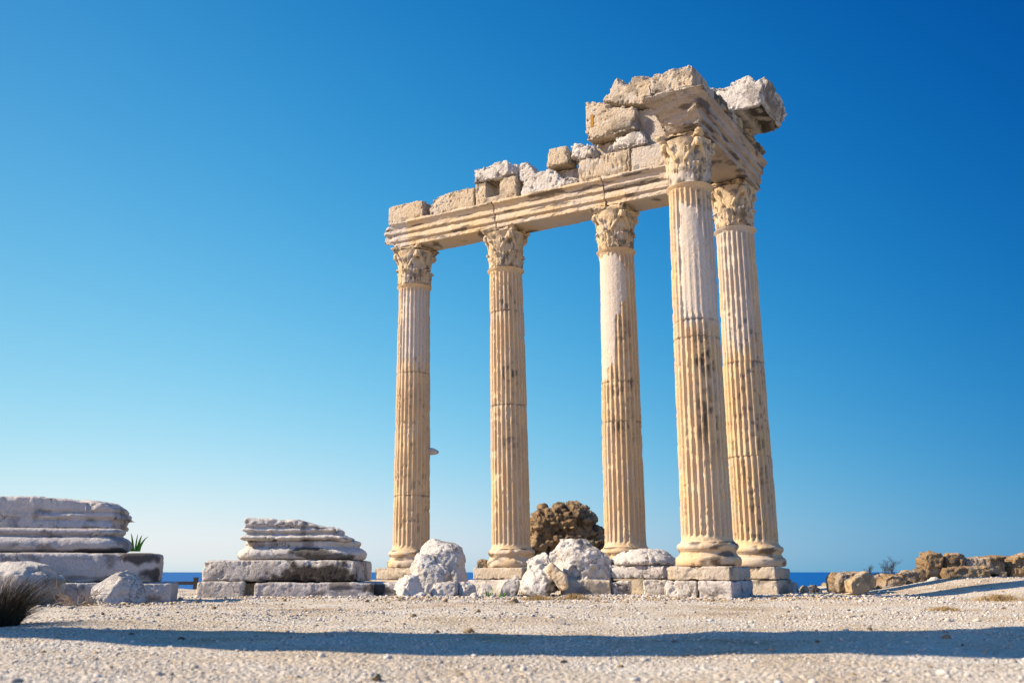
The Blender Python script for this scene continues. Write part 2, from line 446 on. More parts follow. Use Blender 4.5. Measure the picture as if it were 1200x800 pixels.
# ------------------------------------------------------------------ columns
FL = 24
PH = np.array([-.5, -.44, -.36, -.30, -.16, 0, .16, .30, .36, .44])
def column(k, base, label, lean, mask_f, pale_f, stain_f, joints, seed, drop_leaf=(), warm=0):
    bx, by = base
    root = thing("fluted_column", (bx, by, .56), label, "column", "standing fluted columns of the ruined temple")
    ac = math.atan2(-by, -bx)
    Z0, Z1 = 1.0, 8.17
    # ---- shaft
    th0 = ((np.arange(FL)[:, None] + PH[None]) / FL * 2 * math.pi).ravel(); t = np.tile(PH, FL)
    zs = np.unique(np.round(np.concatenate([np.arange(Z0, Z1 + .001, .026), *[[j - .02, j - .008, j + .008, j + .02] for j in joints]]), 4))
    TH, ZZ = np.meshgrid(th0, zs); T = np.tile(t, (len(zs), 1))
    phi = np.degrees((TH - ac + math.pi) % (2 * math.pi) - math.pi)
    h = (ZZ - Z0) / (Z1 - Z0)
    Rr = .485 - .055 * h ** 1.6
    dep = .056 * np.sqrt(np.clip(1 - (T / .36) ** 2, 0, 1))
    rise0 = np.clip((ZZ - (Z0 + .10)) / .07, 0, 1); rise1 = np.clip((Z1 - .12 - ZZ) / .07, 0, 1)
    dep = dep * np.sqrt(1 - (1 - rise0) ** 2) * np.sqrt(1 - (1 - rise1) ** 2)
    P3 = np.stack([bx + .48 * np.cos(TH), by + .48 * np.sin(TH), ZZ + 3.1 * k], -1).reshape(-1, 3)
    nz = lambda f, s, o=4: fbm(P3 * f, o, seed + s).reshape(TH.shape)
    n1 = nz(2.2, 1); n2 = nz(7, 2); n3 = nz(20, 3, 3)
    mk_ = np.clip(mask_f(phi, ZZ, n2), 0, 1)
    # worn arrises and small losses
    wear = sstep(.50, .66, nz(1.6, 7)) * .75
    loss = sstep(.60, .68, n2) * .8
    arr = 1 - dep / .056
    r = Rr - dep * (1 - .25 * wear)
    r -= arr * (.012 * wear + .022 * loss)
    r = r * (1 - mk_) + mk_ * (Rr - .022 + .012 * (n2 - .5) - dep * .02)
    r += (n3 - .5) * .008 + (n1 - .5) * .012
    for j in joints:
        r -= .016 * np.exp(-((ZZ - j) / .012) ** 2) * (.4 + .9 * n2)
    jj = np.searchsorted(np.array(sorted(joints)), ZZ)
    offs = np.random.default_rng(seed).uniform(-.006, .006, (len(joints) + 1, 2))
    r += .028 * np.clip(1 - (ZZ - Z0) / .08, 0, 1) ** 2            # apophyge at the foot
    r += .022 * np.clip(1 - (Z1 - .05 - ZZ) / .06, 0, 1) ** 2 * (ZZ < Z1 - .05)
    r = np.where(ZZ > Z1 - .05, .475 + .012 * np.sin((ZZ - Z1 + .05) / .05 * math.pi) + (n2 - .5) * .02, r)   # astragal
    X = bx + r * np.cos(TH) + offs[jj, 0]; Y = by + r * np.sin(TH) + offs[jj, 1]
    nt_, nzs = len(th0), len(zs)
    V = np.stack([X.ravel(), Y.ravel(), ZZ.ravel()], 1)
    i = np.arange(nt_ * nzs).reshape(nzs, nt_); ir = np.roll(i, -1, 1)
    F = np.stack([i[:-1], ir[:-1], ir[1:], i[1:]], -1).reshape(-1, 4)
    pale = np.clip(pale_f(phi, ZZ, n1, n2), 0, 1)
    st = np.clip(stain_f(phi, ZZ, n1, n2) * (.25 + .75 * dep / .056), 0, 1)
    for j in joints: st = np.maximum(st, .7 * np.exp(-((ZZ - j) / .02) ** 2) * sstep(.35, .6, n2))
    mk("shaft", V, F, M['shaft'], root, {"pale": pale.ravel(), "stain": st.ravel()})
    # ---- base: two tori and a scotia
    pr = [(.30, .56), (.60, .56), (.632, .575), (.648, .61), (.65, .65), (.645, .69), (.62, .725), (.585, .745), (.57, .75), (.57, .765), (.545, .785), (.535, .81), (.545, .835), (.565, .845), (.565, .86),
          (.585, .87), (.60, .90), (.602, .925), (.592, .955), (.565, .975), (.53, .985), (.525, 1.0), (.51, 1.01), (.30, 1.01)]
    n = 120; a = np.arange(n) / n * 2 * math.pi
    pr = np.array(pr); pr[:, 0] = np.where(pr[:, 0] > .5, .5 + (pr[:, 0] - .5) * .82, pr[:, 0])
    V = np.stack([bx + pr[:, 0:1] * np.cos(a), by + pr[:, 0:1] * np.sin(a), np.repeat(pr[:, 1:2], n, 1)], -1).reshape(-1, 3)
    i = np.arange(n * len(pr)).reshape(len(pr), n); ir = np.roll(i, -1, 1)
    F = np.stack([i[:-1], ir[:-1], ir[1:], i[1:]], -1).reshape(-1, 4)
    N = normals(V, F)
    keep = (V[:, 2] > .565)
    d = (fbm(V * 5, 3, seed + 5) - .5) * .010 - .022 * sstep(.61, .68, fbm(V * 5, 3, seed + 6))
    V = V + N * (d * keep)[:, None]
    st = sstep(.52, .68, fbm(V * np.array([3, 3, 9]), 4, seed + 8)) * .8
    mk("base", V, F, M['shaft'], root, {"stain": st, "pale": sstep(.5, .62, fbm(V * 3, 3, seed + 11)) * .6})
    # ---- capital
    zb, zt = Z1, 9.13
    hh = np.linspace(0, 1, 22); n = 72; a = np.arange(n) / n * 2 * math.pi
    rb = .405 + .02 * hh + .08 * hh ** 3.5
    V = np.stack([bx + rb[:, None] * np.cos(a), by + rb[:, None] * np.sin(a), np.repeat((zb + (zt - zb) * hh)[:, None], n, 1)], -1).reshape(-1, 3)
    i = np.arange(n * 22).reshape(22, n); ir = np.roll(i, -1, 1)
    F = np.stack([i[:-1], ir[:-1], ir[1:], i[1:]], -1).reshape(-1, 4)
    V = V + normals(V, F) * ((fbm(V * 8, 4, seed + 12, .6) - .5) * .11)[:, None]
    pale = np.zeros(len(V))
    if k == 4: pale = sstep(.3, .1, (V[:, 2] - zb) / 1.5) * .8
    cap = mk("capital", V, F, M['carved'], root, {"stain": sstep(.5, .7, fbm(V * 6, 4, seed + 13)) * .8, "pale": pale})
    ar = math.atan2(E1[1], E1[0])
    def leaf(ang, z0, h, w0, r0, out, sd):
        nu, nv = 11, 14
        u = np.linspace(-1, 1, nu); v = np.linspace(0, 1, nv)
        U, Vv = np.meshgrid(u, v)
        rad = r0 + .03 * Vv + out * np.clip((Vv - .35) / .65, 0, 1) ** 1.6
        zz = z0 + h * np.where(Vv < .72, Vv, .72 + (Vv - .72) * .9 - 4.2 * (Vv - .72) ** 2)
        wd = w0 * (.72 + .42 * np.sin(math.pi * Vv ** .85)) * np.sqrt(np.clip(1.02 - Vv ** 5, 0, 1)) * (1 - .10 * np.cos(Vv * math.pi * 7) * np.abs(U) ** 2)
        rad = rad - .05 * U ** 2 + .026 * np.cos(U * 3.2 * math.pi) - .018 * np.cos(Vv * 22) * np.abs(U) * (.3 + Vv)
        rad = rad + np.random.default_rng(sd).normal(0, .007, U.shape)
        back = rad - .085
        an = ang + U * wd / np.maximum(rad, .3)
        def pts(rr): return np.stack([bx + rr * np.cos(an), by + rr * np.sin(an), zz - (rad - rr) * .2], -1).reshape(-1, 3)
        V = np.concatenate([pts(rad), pts(back)])
        i = np.arange(nu * nv).reshape(nv, nu); m_ = nu * nv
        F = np.concatenate([np.stack([i[:-1, :-1], i[:-1, 1:], i[1:, 1:], i[1:, :-1]], -1).reshape(-1, 4),
                            np.stack([i[:-1, :-1], i[1:, :-1], i[1:, 1:], i[:-1, 1:]], -1).reshape(-1, 4) + m_])
        rim = np.concatenate([i[0, :], i[1:, -1], i[-1, -2::-1], i[-2:0:-1, 0]])
        rr = np.roll(rim, -1)
        F = np.concatenate([F, np.stack([rim, rim + m_, rr + m_, rr], -1)])
        V += (fbm(V * 14, 2, sd)[:, None] - .5) * .03
        mk("acanthus_leaf", V, F, M['carved'], cap, {"stain": sstep(.52, .72, fbm(V * 7, 3, sd)) * .7, "pale": sstep(.5, .65, fbm(V * 3, 3, sd + 3)) * .8})
    for q in range(16):
        row = q // 8
        ang = ar + (q % 8 + .5 * row) * math.pi / 4
        ph = math.degrees((ang - ac + math.pi) % (2 * math.pi) - math.pi)
        if any(lo < ph < hi and rw == row for lo, hi, rw in drop_leaf): continue
        s_ = np.random.default_rng(seed * 31 + q).uniform(.86, 1.1)
        if row == 0: leaf(ang, zb + .01, .56 * s_, .155, .43, .05 * s_, seed * 50 + q)
        else: leaf(ang, zb + .24, .80 * s_, .145, .43, .06 * s_, seed * 50 + q)
    def tube(path, rads, ns=10):
        V, F = [], []
        path = np.array(path)
        for j, (p, rd) in enumerate(zip(path, rads)):
            d = path[min(j + 1, len(path) - 1)] - path[max(j - 1, 0)]; d = d / np.linalg.norm(d)
            a1 = np.cross(d, (.3, .2, .9)); a1 /= np.linalg.norm(a1); a2 = np.cross(d, a1)
            for q in range(ns):
                an = 2 * math.pi * q / ns; V.append(p + rd * (math.cos(an) * a1 + math.sin(an) * a2))
        for j in range(len(path) - 1):
            for q in range(ns):
                F.append((j * ns + q, j * ns + (q + 1) % ns, (j + 1) * ns + (q + 1) % ns, (j + 1) * ns + q))
        F.append(tuple(range(ns))[::-1]); F.append(tuple(range((len(path) - 1) * ns, len(path) * ns)))
        return V, F
    for q in range(4):
        an = ar + math.pi / 4 + q * math.pi / 2
        ph = math.degrees((an - ac + math.pi) % (2 * math.pi) - math.pi)
        if any(lo < ph < hi and rw == 2 for lo, hi, rw in drop_leaf): continue
        Vv, Ff = [], []
        for sgn in (-1, 1):
            pa, ra = [], []
            for t_ in np.linspace(0, 1, 9):
                aa = an + sgn * (.52 * (1 - t_) ** 1.3 + .05); rr = .43 + .09 * t_ ** 2; zz = zb + .48 + .42 * t_ ** .9
                pa.append((bx + rr * math.cos(aa), by + rr * math.sin(aa), zz)); ra.append(.040 + .012 * t_)
            for t_ in np.linspace(0, 1, 9)[1:]:
                aa = an + sgn * .05; w = t_ * 1.1 * math.pi; rad_ = .06 * (1 - .55 * t_)
                rr = .51 + rad_ * math.sin(w) ; zz = zb + .825 + .075 * math.cos(w) * (1 - .5 * t_)
                pa.append((bx + rr * math.cos(aa), by + rr * math.sin(aa), zz)); ra.append(.055 - .012 * t_)
            v_, f_ = tube(pa, ra); o_ = len(Vv)
            Vv += [tuple(p) for p in v_]; Ff += [tuple(i_ + o_ for i_ in f) for f in f_]
        Vv = np.array(Vv); Vv += (fbm(Vv * 12, 2, seed + q)[:, None] - .5) * .03
        mk("volute", Vv, Ff, M['carved'], cap)
    # abacus: concave sides, cut horns
    def loop(scale, z):
        pts = []
        for q in range(4):
            b0 = ar + math.pi / 4 + q * math.pi / 2; b1 = b0 + math.pi / 2
            p0 = np.array([math.cos(b0), math.sin(b0)]) * .73; p1 = np.array([math.cos(b1), math.sin(b1)]) * .73
            tn = (p1 - p0) / np.linalg.norm(p1 - p0); nn = np.array([math.cos((b0 + b1) / 2), math.sin((b0 + b1) / 2)])
            for t_ in np.linspace(0, 1, 11):
                e = p0 + tn * .06 + (p1 - p0 - tn * .12) * t_ - nn * .10 * math.sin(math.pi * t_)
                pts.append((bx + e[0] * scale, by + e[1] * scale, z))
        return pts
    V, F = prism([loop(.90, zt - .02), loop(.92, zt + .05), loop(1.0, zt + .07), loop(1.0, 9.275)])
    V, F, E = remesh(V, F, .022)
    V = weather(V, F, E, seed + 60, worn=5, big=.02, fine=.012, chip=.05)
    V[:, 2] = np.minimum(V[:, 2], 9.276)
    mk("abacus", V, F, M['carved'], cap, {"stain": sstep(.55, .7, fbm(V * 5, 4, seed + 61)) * .7})
    root.rotation_euler = (0, lean / 8.0, 0)
    return root

B = [C5 - E1 * 3.07 * q for q in (3, 2, 1)] + [C5 + E2 * 3.04, C5]
zero = lambda *a: a[1] * 0
def jag(phi, n2): return (n2 - .5) * .9
m1 = lambda p, z, n: .45 * ((z + jag(p, n) > 5.75) & (z < 8.0) & (p > -50) & (p < 58))
p1 = lambda p, z, a, b: .9 * sstep(5.7, 6.1, z + (b - .5) * 1.2) * sstep(8.15, 7.9, z) * sstep(78, 50, np.abs(p - 4)) * sstep(.25, .5, a + .1)
s1 = lambda p, z, a, b: sstep(.60, .72, b) * .5 * (z < 6.2)
m2 = lambda p, z, n: .25 * (n > .62)
p2 = lambda p, z, a, b: .6 * sstep(.5, .65, a) * sstep(10, 60, p) * (z > 5.2) + .25 * sstep(.5, .7, b)
s2 = lambda p, z, a, b: .9 * sstep(.46, .62, b) * (np.exp(-((z - 5.35) / .45) ** 2) + np.exp(-((z - 7.25) / .35) ** 2) + .7 * np.exp(-((z - 3.7) / .5) ** 2)) * sstep(45, 15, np.abs(p - 5))
def m3(p, z, n):
    bot = np.interp(p, [-100, -50, -36, -14, -9, 6, 10, 33, 36, 180], [4.75, 4.95, 5.2, 5.3, 6.2, 6.55, 6.72, 6.72, 12, 12])
    bot = np.where(p < -100, 4.8, bot)
    top = np.interp(p, [-90, 0, 36], [8.0, 7.98, 7.6])
    q = n - .5
    return sstep(-.02, .05, z - bot - q * .8) * sstep(-.02, .04, top - z - q * .3)
p3 = lambda p, z, a, b: m3(p, z, b) + .35 * sstep(.5, .65, a) * (p < -30)
s3 = lambda p, z, a, b: .95 * sstep(.42, .6, b) * (np.exp(-((z - 4.75) / .35) ** 2) + .9 * np.exp(-((z - 3.75) / .3) ** 2) + .6 * np.exp(-((z - 6.0) / .5) ** 2) * (p > -12)) * sstep(60, 25, np.abs(p - 5))
def m4(p, z, n):
    q = n - .5
    top = np.interp(p, [-34, 15, 30, 60, 95], [7.85, 7.6, 7.05, 6.3, 5.8])
    s = sstep(-36, -30, p + q * 22) * sstep(-.03, .05, top - z - q * .4) * sstep(-.02, .04, z - 5.24 - q * .5 - .16 * np.abs(np.sin(np.radians(p) * 12))) * (p < 110)
    return s * np.interp(z, [5.3, 6.5, 6.95], [.72, .85, 1.0])
p4 = lambda p, z, a, b: np.maximum(sstep(.02, .5, m4(p, z, b)), .9 * sstep(5.1, 5.4, z + (b - .5) * .4) * sstep(-58, -40, p) * sstep(7.9, 7.5, z))*.95 + .3 * sstep(.5, .65, a)
s4 = lambda p, z, a, b: 1.0 * sstep(.40, .58, b) * (np.exp(-((z - 4.55) / .5) ** 2) + .9 * np.exp(-((z - 3.3) / .55) ** 2)) * sstep(-22, 0, p) * sstep(62, 35, p) + .9 * sstep(.45, .6, b) * sstep(7.5, 7.75, z) * sstep(10, 30, p) * (z < 8)
m5 = lambda p, z, n: .3 * sstep(.5, .6, n) * (z > 5)
p5 = lambda p, z, a, b: .85 * sstep(4.6, 5.6, z + (b - .5) * 2.2) * sstep(70, 40, np.abs(p + 10)) + .3 * sstep(.5, .65, a)
s5 = lambda p, z, a, b: .6 * sstep(.55, .68, b) * (z < 6)
column(1, B[0], "leftmost fluted column, greyish near its top, under the broken left beam end", -.07, m1, p1, s1, (5.69, 2.4), 101)
column(2, B[1], "evenly tan fluted column with a dark joint at mid height, second from left", -.16, m2, p2, s2, (4.55, 7.0), 202)
column(3, B[2], "fluted column with smooth white repair down its upper left side, behind the white cone-shaped base", -.06, m3, p3, s3, (4.85, 3.9), 303)
c4o = column(4, B[3], "thick front column with smooth grey patch over a jagged fluted lower half, nearest the camera", -.06, m4, p4, s4, (4.95, 5.3), 404, drop_leaf=((-95, 5, 0),))
column(5, B[4], "corner column half hidden behind the thick front column, under the jutting cornice", -.10, m5, p5, s5, (5.0, 2.9), 505)

# stone knob sticking out of the leftmost column
col1 = next(o for o in C.objects if o.name == "fluted_column")
kp = np.array(at(504, 530, B[0][1] + .0))
v, f = ico(); bmk = bmesh.new(); bmesh.ops.create_icosphere(bmk, subdivisions=3, radius=1)
V = np.array([w.co[:] for w in bmk.verts]); F = [[w.index for w in q.verts] for q in bmk.faces]; bmk.free()
V = V * (.30, .14, .12); V[:, 2] = np.where(V[:, 2] < 0, V[:, 2] * .6, V[:, 2]); V = V + kp + np.array([-.03, 0, 0])
V += (fbm(V * 9, 2, 5)[:, None] - .5) * .03
kn = mk("stone_knob", V, F, M['pale'], col1); tag(kn, "pale stone knob sticking out of the column's right side")

# ------------------------------------------------------------------ beams and blocks of the entablature
def poly_local(V, F, to_world):
    return np.array([to_world(*p) for p in V]), F
def beam(s0, s1, label, seed, along='row', end_cut=None, half=.42, mat='beam', pale_end=None):
    pr = [(half - .01, 9.28), (half, 9.39), (half - .03, 9.395), (half - .03, 9.425), (half + .05, 9.43), (half + .05, 9.60), (half + .02, 9.605), (half + .02, 9.635), (half + .10, 9.64), (half + .10, 9.775), (half + .07, 9.78), (half + .07, 9.80), (half + .125, 9.805), (half + .125, 9.835), (half + .15, 9.85), (half + .22, 9.885), (half + .22, 9.955)]
    lp = [(-d, z) for d, z in reversed(pr)]
    loop = [(-d, z) for d, z in pr][::-1] + pr
    secs = []
    ns = 12
    for q in range(ns + 1):
        t = q / ns; sec = []
        for d, z in loop:
            a0 = s0; a1 = s1
            if end_cut: a0, a1 = end_cut(d, z, s0, s1)
            s = a0 + (a1 - a0) * t
            sec.append(W(s, d, z) if along == 'row' else W(d, s, z))
        secs.append(sec)
    V, F = prism(secs)
    V, F, E = remesh(V, F, .016)
    V = weather(V, F, E, seed, worn=1, big=.005, fine=.004, chip=.013, fscale=18, chipscale=1.5)
    sl = (V[:, :2] - C5) @ (E1 if along == 'row' else E2)
    em = sstep(s0 + .5, s0 + .1, sl) if pale_end is not None else (sstep(s1 - .25, s1 + .02, sl) if along != 'row' else None)
    if em is not None: V = V + normals(V, F) * (em * (facet(V, .55, .06, seed + 5) * .6 + (fbm(V * np.array([3, 3, 7]), 4, seed + 6) - .5) * .12))[:, None]
    V[:, 2] = np.maximum(V[:, 2], 9.279)
    pale = sstep(.52, .66, fbm(V * np.array([.9, .9, 3]), 4, seed + 3)) * .6
    if pale_end is not None:
        sl = (V[:, :2] - C5) @ E1
        pale = np.maximum(pale, sstep(pale_end + .25, pale_end, sl))
    st = sstep(.56, .68, fbm(V * np.array([1.5, 1.5, 9]), 4, seed + 5)) * .75
    return tag(mk("architrave_beam", V, F, M[mat], attrs={"pale": pale, "stain": st}), label, "stone beam", "moulded beams across the column tops")
jit = lambda d, z, k: .10 * math.sin(d * 9 + k) + .06 * math.sin(z * 17 + k)
beam(-9.95, -6.39, "leftmost moulded architrave beam with a broken white left end over the first two columns", 1,
     end_cut=lambda d, z, a, b: (a + .55 * max(0, (z - 9.72) / .24) ** 1.2 + .3 * max(0, (9.45 - z) / .17) + jit(d, z, 1) + .35 * (.45 - d), b), pale_end=-9.35)
beam(-6.37, -3.205, "middle moulded architrave beam between second and third columns, with bright tan underside", 2)
beam(-3.19, -.62, "moulded architrave beam running from the third column behind the thick front capital", 3)
def cut_ret(d, z, a, b):
    e = 3.50 + .62 * (z - 9.28) / .68 + .10 * math.sin(d * 5 + 1) + .07 * math.sin(z * 19) - .25 * max(0, d - .3)
    return a, e
beam(-.55, 3.6, "short beam over the two front right columns with a broken end facing the viewer", 4, along='ret', end_cut=cut_ret, mat='weathered')

def block(name, label, cat, poly, d0, d1, seed, mat, group=None, frame='row', vox=.021, scale0=1.0, scale1=1.0, far=None, post=None, stain=None, pale=0.0, parent=None, **kw):
    """polygon (s,z) on the face at offset d0, carried back to d1"""
    to = (lambda s, d, z: W(s, d, z)) if frame == 'row' else (lambda s, d, z: W(s, d, z))
    P = np.array(poly, float); c = np.array([P[:, 0].mean(), P[:, 1].min()])
    Q = np.array(far, float) if far is not None else P
    secs = []
    for t in (0, .08, .35, .7, .93, 1):
        k = 1.0
        if t == 0: k = scale0
        if t == 1: k = scale1
        R_ = P * (1 - t) + Q * t
        secs.append([to(*(c[0] + (s - c[0]) * k, d0 + (d1 - d0) * t, c[1] + (z - c[1]) * (.5 + .5 * k) if k != 1 else z)) for s, z in R_])
    V, F = prism(secs)
    V, F, E = remesh(V, F, vox)
    V = weather(V, F, E, seed, **kw)
    if post: V = post(V)
    st = sstep(.58, .70, fbm(V * 3, 4, seed + 71)) * .45
    if stain is not None: st = np.maximum(st, stain(V))
    pl = np.clip(sstep(.47, .62, fbm(V * 1.7, 4, seed + 72)) * .5 + pale, 0, 1)
    return tag(mk(name, V, F, M[mat], parent, {"stain": st, "pale": pl}), label, cat, group)
G1 = "tumbled blocks lying on the architrave"
rough = dict(fine=.024, fscale=17, big=.006, chip=.028, worn=2)
rougher = dict(fine=.036, fscale=13, big=.02, chip=.04, worn=6)
block("frieze_block", "small squared frieze block at the far left end of the beams", "stone block", [(-9.93, 9.97), (-8.72, 9.97), (-8.78, 10.54), (-9.93, 10.52)], .45, -.25, 11, 'frieze', G1, **rough)
block("frieze_block", "long frieze block with rounded upper left corner, between squared and notched blocks", "stone block", [(-8.50, 9.97), (-7.06, 9.97), (-7.06, 10.57), (-8.08, 10.56), (-8.36, 10.47), (-8.52, 10.30)], .45, -.25, 12, 'frieze', G1, **rough)
# notched block: square socket cut in its face
def socket(V):
    q = V[:, :2] - C5; s = q @ E1; d = q @ E2
    inn = (s > -6.68) & (s < -6.25) & (V[:, 2] > 10.17) & (V[:, 2] < 10.615) & (d > .1)
    V = V.copy(); V[inn, :2] -= E2 * (.42 + .0 * d[inn])[:, None]
    return V
block("frieze_block", "frieze block with a square dark socket in its face, under the white coping", "stone block", [(-7.02, 9.97), (-5.72, 9.97), (-5.76, 10.63), (-7.02, 10.63)], .45, -.30, 13, 'frieze', G1, post=socket, vox=.026, **dict(rough, worn=2))
block("coping_block", "white sloping coping block on top of the block with the square socket", "stone block", [(-7.07, 10.65), (-5.80, 10.65), (-5.98, 11.10), (-6.10, 11.12), (-7.06, 11.05)], .47, -.35, 14, 'pale', G1, fine=.012, big=.02, chip=.05, far=[(-7.0, 10.65), (-5.72, 10.65), (-5.62, 10.95), (-5.95, 11.1), (-6.95, 11.05)])
block("stone_fragment", "tilted pale slab fragment leaning against the white coping's right side", "stone fragment", [(-5.74, 10.50), (-5.45, 10.42), (-5.22, 10.60), (-5.52, 11.02), (-5.72, 11.0)], .30, -.25, 15, 'pale', G1, **rough)
block("rough_stone", "lumpy grey white stone lying low on the beam, right of the coping", "stone", [(-5.62, 9.97), (-3.96, 9.97), (-3.94, 10.16), (-4.20, 10.26), (-4.40, 10.24), (-4.62, 10.52), (-4.80, 10.60), (-5.40, 10.56), (-5.60, 10.36)], .45, -.2, 16, 'pale', G1, **rougher)
block("backing_block", "shaded set-back block under the small cube stone", "stone block", [(-4.92, 10.0), (-3.88, 10.0), (-3.90, 10.62), (-4.90, 10.62)], .12, -.42, 17, 'frieze', G1, **rough)
block("cube_stone", "small cube-shaped pale tan stone perched above the lumpy white stone", "stone", [(-4.86, 10.64), (-4.20, 10.64), (-4.24, 11.13), (-4.80, 11.14)], .44, -.25, 18, 'frieze', G1, fine=.016, chip=.05, scale0=.95, scale1=.9)
block("carved_fragment", "rounded carved pale fragment with a knob, right of the cube stone", "stone fragment", [(-4.14, 10.63), (-3.58, 10.64), (-3.46, 10.74), (-3.42, 10.90), (-3.56, 11.02), (-3.72, 11.02), (-3.80, 11.11), (-4.16, 11.13)], .45, -.15, 19, 'pale', G1, worn=14, fine=.02, big=.05, chip=.09, scale0=.8, scale1=.8, fac=.05, cell=.22)
block("frieze_block", "long tan frieze block with upright chisel grooves, above the third column", "stone block", [(-3.91, 9.98), (-2.50, 9.98), (-2.50, 10.63), (-3.91, 10.63)], .46, -.3, 20, 'frieze', G1, worn=4, fine=.035, aniso=(22, 22, 4), chip=.03, big=.01)
block("backing_block", "smooth set-back tan block in the gap beside the knobbed fragment", "stone block", [(-3.75, 10.66), (-2.72, 10.66), (-2.72, 11.07), (-3.75, 11.07)], .15, -.4, 21, 'frieze', G1, fine=.01, chip=.03)
block("wedge_stone", "white wedge-shaped stone with rounded right end under the big slotted block", "stone", [(-3.12, 10.66), (-2.05, 10.66), (-2.06, 10.80), (-2.14, 10.98), (-2.30, 11.08), (-2.98, 10.97)], .47, -.2, 22, 'pale', G1, fine=.02, chip=.06, worn=10)
block("frieze_block", "short tan and white frieze block just left of the thick column's capital", "stone block", [(-2.46, 9.98), (-1.35, 9.98), (-1.40, 10.60), (-1.95, 10.62), (-2.46, 10.62)], .45, -.3, 23, 'frieze', G1, pale=.35, **rough)
big = block("wall_block", "big roughly dressed block with an orange metal clamp, highest on the row", "stone block", [(-3.62, 11.10), (-2.33, 11.12), (-2.31, 11.69), (-2.88, 11.90), (-3.46, 12.14), (-3.68, 12.18), (-3.70, 11.20)], .46, -.25, 24, 'frieze', G1, pale=.15, fine=.032, big=.02, chip=.06, aniso=(9, 9, 17), worn=6)
# clamp
q0 = [W(s, d, z) for s in (-3.535, -3.455) for d in (.43, .475) for z in (11.44, 11.78)]
mk("metal_clamp", np.array(q0), [(0, 1, 3, 2), (4, 6, 7, 5), (0, 4, 5, 1), (2, 3, 7, 6), (0, 2, 6, 4), (1, 5, 7, 3)], M['bronze'], big, smooth=False)
block("wall_block", "smooth set-back block in shade between the slotted block and the beam end", "stone block", [(-2.42, 10.64), (-1.1, 10.64), (-1.1, 11.74), (-2.42, 11.74)], .15, -.35, 25, 'frieze', G1, fine=.008, chip=.03, big=.01)
block("wall_block", "jagged topped block with two teeth, above the block with the clamp", "stone block", [(-3.26, 12.06), (-2.90, 11.94), (-2.19, 11.76), (-1.60, 11.78), (-1.60, 12.42), (-2.38, 12.55), (-2.45, 12.42), (-2.63, 12.46), (-2.70, 12.62), (-2.80, 12.68)], .42, -.2, 26, 'frieze', G1, fine=.022, chip=.05, worn=5)
# ---- return: block row above the short beam
G2 = "blocks above the short beam"
block("frieze_block", "squared frieze block with a white right edge, topmost over the broken beam end", "stone block", [(-.52, 9.97), (.44, 9.97), (.47, 10.40), (.40, 10.47), (-.52, 10.45)], 3.98, 2.72, 31, 'frieze', G2, pale=.1, stain=lambda V: .8 * sstep(.42, .5, (V[:, :2] - C5) @ E1) * sstep(.4, .6, fbm(V * 5, 4, 3)), **rough)
carv = dict(fine=.045, fscale=9, big=.03, chip=.10, worn=8, fac=.07, cell=.28)
dk = lambda V: .75 * sstep(.40, .62, fbm(V * 4, 4, 8))
block("frieze_block", "deeply eroded brown frieze block, in the middle over the short beam", "stone block", [(-.45, 9.97), (.50, 9.97), (.55, 10.25), (.44, 10.44), (-.45, 10.44)], 2.66, 1.36, 32, 'ochre', G2, stain=dk, **carv)
block("frieze_block", "eroded dark brown frieze block tucked under the jutting cornice at the corner", "stone block", [(-.60, 9.97), (.56, 9.97), (.60, 10.2), (.5, 10.45), (-.60, 10.45)], 1.30, -.48, 33, 'ochre', G2, stain=dk, **carv)
near = [(-.40, 10.48), (.40, 10.48), (1.12, 10.47), (1.15, 10.60), (1.22, 10.80), (1.34, 11.02), (1.20, 11.14), (.98, 11.04), (.80, 11.10), (.30, 11.10), (-.03, 11.18), (-.40, 11.10)]
farp = [(-.40, 10.48), (.40, 10.48), (1.12, 10.47), (1.14, 10.60), (1.30, 10.78), (1.30, 10.98), (1.12, 11.10), (.98, 11.05), (.80, 11.10), (.30, 11.10), (-.03, 11.12), (-.40, 11.05)]
def coffer(V):
    q = V[:, :2] - C5; s = q @ E1; d = q @ E2
    V = V.copy()
    m = (V[:, 2] < 10.56) & (s > .66) & (s < 1.07) & (d > .12) & (d < 1.34)
    V[m, 2] += .13 + .05 * fbm(V[m] * 6, 2, 4)
    return V
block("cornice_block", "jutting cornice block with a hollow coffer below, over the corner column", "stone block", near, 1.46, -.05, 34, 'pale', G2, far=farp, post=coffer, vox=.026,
      stain=lambda V: .9 * (V[:, 2] < 10.72) * sstep(.62, .70, (V[:, :2] - C5) @ E1) * sstep(1.40, 1.34, (V[:, :2] - C5) @ E2) * sstep(1.10, 1.04, (V[:, :2] - C5) @ E1) * sstep(.3, .5, fbm(V * 5, 4, 8)) + .7 * sstep(1.12, 1.16, (V[:, :2] - C5) @ E1) * sstep(.4, .6, fbm(V * 6, 3, 5)),  # darker inside the coffer and along the outer edge
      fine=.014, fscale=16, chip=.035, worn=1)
block("stone_fragment", "low pale stone lying on top of the jutting cornice block", "stone fragment", [(.30, 11.10), (.92, 11.08), (.98, 11.16), (.80, 11.34), (.40, 11.26)], 1.30, .5, 35, 'pale', G2, **rough)

